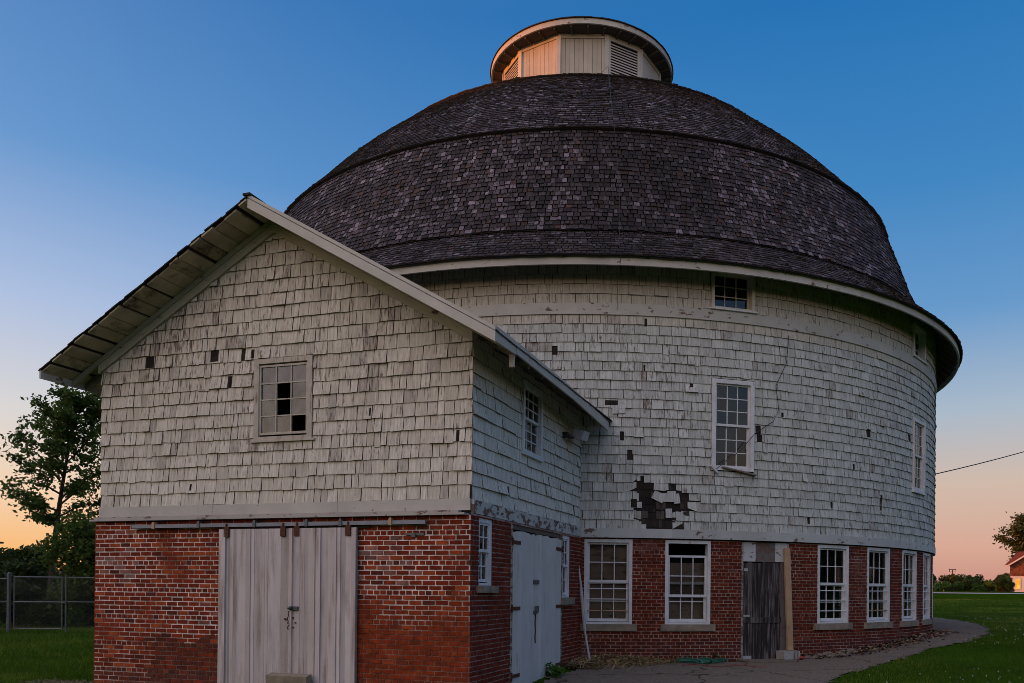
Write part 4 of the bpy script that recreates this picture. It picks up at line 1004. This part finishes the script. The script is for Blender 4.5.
for q in ([a[0], a[1], r1, r0], [a[2], a[3], r0, r1], [a[1], a[2], r1], [a[3], a[0], r0]): mb.poly(q, (.12, .06, .05))
mb.build('roof', m_brick, h)
for xx in (-63.5, -59.5, -55.5, -51.5):
    mb = MB(); mb.box(A([xx, 89.96, .8]), A([1.2, 0, 0]), A([0, .08, 0]), Z*1.0, (.5, .5, .5)); mb.build('window', m_trim, h)

# ================================================================= HOUSE, RIGHT
hz = float(H(88, 165))
h = thing('farm_house', 'far farm house with white lower wall, red shingle gable and window emitting a sunset reflection', 'house', (91, 166, hz))
HP = A([86.7, 165., hz]); ha = A([.885, -.465, 0.]); hd = A([.465, .885, 0.]); wd = 9.0
hp = lambda l, z, n=0.: HP+ha*l+hd*n+Z*z                # along the front, height, depth behind it
mb = MB(); mb.box(hp(0, -.1), ha*wd, hd*7., Z*3.25, (.62, .55, .50), .1); mb.build('lower_wall', m_board, h)
mb = MB(); fh = lambda u, z, n=0.: hp(u, 3.15+z, -.05-n)
gl = [(.66, -1., 2.15), (-.66, -1., 2.15+.66*wd)]
sheet(mb, fh, 0., wd, 0, 6.2, .5, .4, [], lambda u, z: (.16, .06, .04), 0., gl)
shingles(mb, fh, 0., wd, 0, 17, .33, (.2, .6), [], lambda u, z: (mixt((.11, .035, .02), (.24, .085, .045), random.random()), .2), th=.05, planes=gl)
mb.box(hp(-.01, 3.15, .0), ha*.05, hd*7., Z*2.2, (.2, .07, .045)); mb.build('gable_wall', m_brick, h)
mb = MB(); e0_, e1_, g0, g1 = hp(-.95, 5.35, .8), hp(wd+.95, 5.35, .8), hp(1.5, 8.1, 4.2), hp(wd-1.5, 8.1, 4.2); k0, k1 = hp(-.95, 5.35, 7.8), hp(wd+.95, 5.35, 7.8)
for q in ([e0_, e1_, g1, g0], [k1, k0, g0, g1], [k0, e0_, g0], [e1_, k1, g1], [e0_, e1_, k1, k0]): mb.poly(q, (.17, .045, .03))
ap = hp(wd/2, 5.55+.66*wd/2, -.75)
for sg in (-1, 1):
    e_ = ap+ha*sg*(wd/2+.75)-Z*.66*(wd/2+.75); b = [ap, e_, e_+hd*4, ap+hd*4]
    mb.poly(b, (.17, .045, .03)); mb.poly([q-Z*.2 for q in b], (.3, .2, .16))
mb.build('roof', m_brick, h)
mb = MB()
for sg in (-1, 1):
    e_ = ap+ha*sg*(wd/2+.75)-Z*.66*(wd/2+.75); mb.box(ap-hd*.06-Z*.30, e_-ap, hd*.05, Z*.33, (.62, .52, .46), .1)
mb.box(hp(-.98, 5.12, .75), ha*1.0, hd*.06, Z*.25, (.62, .52, .46), .1)
mb.build('barge_board', m_board, h)
wm, nt, out = base_mat('sunset_glint_emission'); em = N(nt, 'ShaderNodeEmission'); em.inputs[1].default_value = 1.0  # sunset reflection in the pane, put in as emission
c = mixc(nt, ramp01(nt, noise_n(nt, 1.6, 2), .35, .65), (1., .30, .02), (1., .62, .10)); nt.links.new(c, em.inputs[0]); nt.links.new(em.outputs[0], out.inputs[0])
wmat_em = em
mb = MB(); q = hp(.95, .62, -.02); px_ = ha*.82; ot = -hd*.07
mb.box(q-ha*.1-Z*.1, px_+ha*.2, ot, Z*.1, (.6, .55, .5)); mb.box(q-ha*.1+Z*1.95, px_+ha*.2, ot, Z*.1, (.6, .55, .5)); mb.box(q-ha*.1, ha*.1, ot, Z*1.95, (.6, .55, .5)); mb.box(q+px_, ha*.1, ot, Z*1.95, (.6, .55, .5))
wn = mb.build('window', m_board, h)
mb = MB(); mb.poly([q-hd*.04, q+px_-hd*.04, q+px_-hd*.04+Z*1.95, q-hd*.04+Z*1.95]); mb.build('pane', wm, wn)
pz = float(H(118.6, 260))
p = thing('antenna_pole', 'distant antenna pole with crossbar above the hedgerow', 'pole', (118.75, 260, pz))
mb = MB(); mb.tube([(118.75, 260, pz), (118.75, 260, 8.6)], .14, 6); mb.build('pole', m_bark, p)
mb = MB(); mb.bar((117.7, 260, 8.72), (119.9, 260, 8.72), .2, .16, Z); mb.bar((117.9, 260, 8.0), (119.6, 260, 8.0), .08, .08, Z); mb.bar((117.9, 260, 7.95), (117.9, 260, 9.0), .12, .12, A([0, 1., 0])); mb.bar((119.6, 260, 7.95), (119.6, 260, 9.0), .12, .12, A([0, 1., 0])); mb.build('crossbar', m_bark, p)
a = P3(63, RS+.03, 4.80); b = A([33., 42., 13.0]); pts = [a+(b-a)*t_-Z*2.0*t_*(1-t_)*1.0 for t_ in np.linspace(0, 1, 24)]
mb = MB(); mb.tube(pts, .014, 5); tag(mb.build('power_line', m_wire), 'black cable sagging from round barn wall across open sky', 'cable')

# tall unseen wood, added beyond the left edge to keep low sun off the barn
n = 42000; g_ = np.random.default_rng(99)
tx = g_.uniform(4, 80, n); top = 16.2+1.2*np.array([fbm(a*.12, 5) for a in tx]); C = np.stack([-76+g_.normal(0, 4, n), tx, top*g_.random(n)**.8], 1)
o = leaves('unseen_wood', C, .85, m_leaf, None, .2, .7); tag(o, kind='stuff')

g_ = np.random.default_rng(98); n = 26000
tx = g_.uniform(-70, 90, n); top = 9.5+6*np.array([fbm(a*.07+3, 2) for a in tx]); C = np.stack([tx, -42+g_.normal(0, 3, n), top*g_.random(n)**.75], 1)
o = leaves('unseen_wood', C, 1.0, m_leaf, None, .2, .7); tag(o, kind='stuff')
ty = g_.uniform(-60, 95, 22000); top = 8.5+5*np.array([fbm(a*.07+1, 8) for a in ty]); C = np.stack([96+g_.normal(0, 3, 22000), ty, top*g_.random(22000)**.75+.8], 1)
o = leaves('unseen_wood', C, 1.0, m_leaf, None, .2, .7); tag(o, kind='stuff')

# ================================================================= LIGHT, SKY, CAMERA
SUN_E, SUN_B = 2.2, 4.
sd = A([-cos(rad(SUN_B))*cos(rad(SUN_E)), sin(rad(SUN_B))*cos(rad(SUN_E)), sin(rad(SUN_E))])
sl = bpy.data.lights.new('sun', 'SUN'); sl.energy = 5.0; sl.angle = rad(.53); sl.color = (1., .235, .022)
so = bpy.data.objects.new('sun', sl); COL.objects.link(so); so.rotation_euler = Vector(-sd).to_track_quat('-Z', 'Y').to_euler(); so.location = (-60, 20, 40)
wd_ = bpy.data.worlds.new('World'); sc.world = wd_; wd_.use_nodes = True; nt = wd_.node_tree; nt.nodes.clear()
out = nt.nodes.new('ShaderNodeOutputWorld'); bg = nt.nodes.new('ShaderNodeBackground'); sky = nt.nodes.new('ShaderNodeTexSky')
sky.sky_type = 'NISHITA'; sky.sun_disc = False; sky.sun_elevation = rad(SUN_E); sky.sun_rotation = math.atan2(sd[0], sd[1]) % (2*pi)
sky.air_density = 1.0; sky.dust_density = 1.0; sky.ozone_density = 1.5
tc = nt.nodes.new('ShaderNodeTexCoord'); dirv = tc.outputs['Generated']
sep = nt.nodes.new('ShaderNodeSeparateXYZ'); nt.links.new(dirv, sep.inputs[0])
def dotn(v):
    n = nt.nodes.new('ShaderNodeVectorMath'); n.operation = 'DOT_PRODUCT'; nt.links.new(dirv, n.inputs[0]); n.inputs[1].default_value = v; return n.outputs['Value']
def cramp(v, stops):
    n = nt.nodes.new('ShaderNodeValToRGB'); e = n.color_ramp.elements
    while len(e) < len(stops): e.new(.5)
    for q, (p, c) in zip(e, stops): q.position = p; q.color = (*c, 1)
    nt.links.new(v, n.inputs[0]); return n.outputs[0]
el = math_n(nt, 'DIVIDE', math_n(nt, 'ARCSINE', sep.outputs[2]), rad(90), None, True)
sunward = cramp(el, [(0, (.95, .45, .15)), (.022, (.96, .50, .19)), (.06, (.92, .64, .44)), (.11, (.72, .68, .67)), (.18, (.44, .54, .77)), (.27, (.12, .30, .62)), (.38, (.026, .165, .47)), (.6, (.02, .12, .40)), (1, (.015, .10, .32))])
away = cramp(el, [(0, (.58, .27, .23)), (.03, (.70, .39, .31)), (.075, (.64, .49, .41)), (.125, (.40, .49, .60)), (.19, (.13, .32, .61)), (.27, (.045, .235, .55)), (.38, (.010, .165, .47)), (.6, (.01, .11, .36)), (1, (.01, .09, .30))])
hs = A([sd[0], sd[1], 0.]); hs /= np.linalg.norm(hs)
az = nt.nodes.new('ShaderNodeMapRange'); az.inputs[1].default_value = -.35; az.inputs[2].default_value = .75; az.interpolation_type = 'SMOOTHSTEP'; nt.links.new(dotn(tuple(hs)), az.inputs[0])
grad = mixc(nt, az.outputs[0], away, sunward)
sc_ = nt.nodes.new('ShaderNodeVectorMath'); sc_.operation = 'SCALE'; sc_.inputs[3].default_value = .4; nt.links.new(sky.outputs[0], sc_.inputs[0])
tot = mixc(nt, .07, grad, sc_.outputs[0])
def lobe(v, c, p, tot):
    v = A(v); v = v/np.linalg.norm(v); k = math_n(nt, 'POWER', math_n(nt, 'MAXIMUM', dotn(tuple(v)), 0.), p)
    cc = nt.nodes.new('ShaderNodeCombineColor')
    for q in range(3): nt.links.new(math_n(nt, 'MULTIPLY', k, c[q]), cc.inputs[q])
    return mixc(nt, 1., tot, cc.outputs[0], 'ADD')
tot = lobe((-.42, -.36, .83), (.72, .67, .65), 3.0, tot)
tot = lobe((-.45, -.80, .36), (.90, .50, .17), 3.0, tot)      # and its low warm part      # fill glow added to the sky behind the camera to brighten the walls
tot = lobe((.10, -.45, .89), (.05, .09, .15), 2.5, tot)
lp_ = nt.nodes.new('ShaderNodeVectorMath'); lp_.operation = 'SCALE'; lp_.inputs[3].default_value = 1/.15; nt.links.new(tot, lp_.inputs[0])
nt.links.new(lp_.outputs[0], bg.inputs[0]); bg.inputs[1].default_value = .15; nt.links.new(bg.outputs[0], out.inputs[0])
cam = bpy.data.cameras.new('camera'); co = bpy.data.objects.new('camera', cam); COL.objects.link(co); sc.camera = co
f, cx, hy, ro, pi_ = 840.45, 568.4, 584.72, .009, .0051
fw = Vector((0, cos(pi_), sin(pi_))); up = Vector((0, -sin(pi_), cos(pi_))); rt = Vector((1, 0, 0))
r_ = rt*cos(ro)+up*sin(ro); u_ = up*cos(ro)-rt*sin(ro)
co.matrix_world = Matrix(((r_.x, u_.x, -fw.x, 0), (r_.y, u_.y, -fw.y, 0), (r_.z, u_.z, -fw.z, 1.62), (0, 0, 0, 1)))
cam.sensor_width = 36; cam.lens = f/1024*36; cam.shift_x = -(cx-512)/1024; cam.shift_y = (hy-341.5)/1024; cam.clip_start = .1; cam.clip_end = 12000
sc.view_settings.view_transform = 'Standard'; sc.view_settings.look = 'None'; sc.view_settings.exposure = 0.0; sc.view_settings.gamma = 1
sc.cycles.use_denoising = True; sc.cycles.filter_width = .85
sc.cycles.max_bounces = 6; sc.cycles.transparent_max_bounces = 12
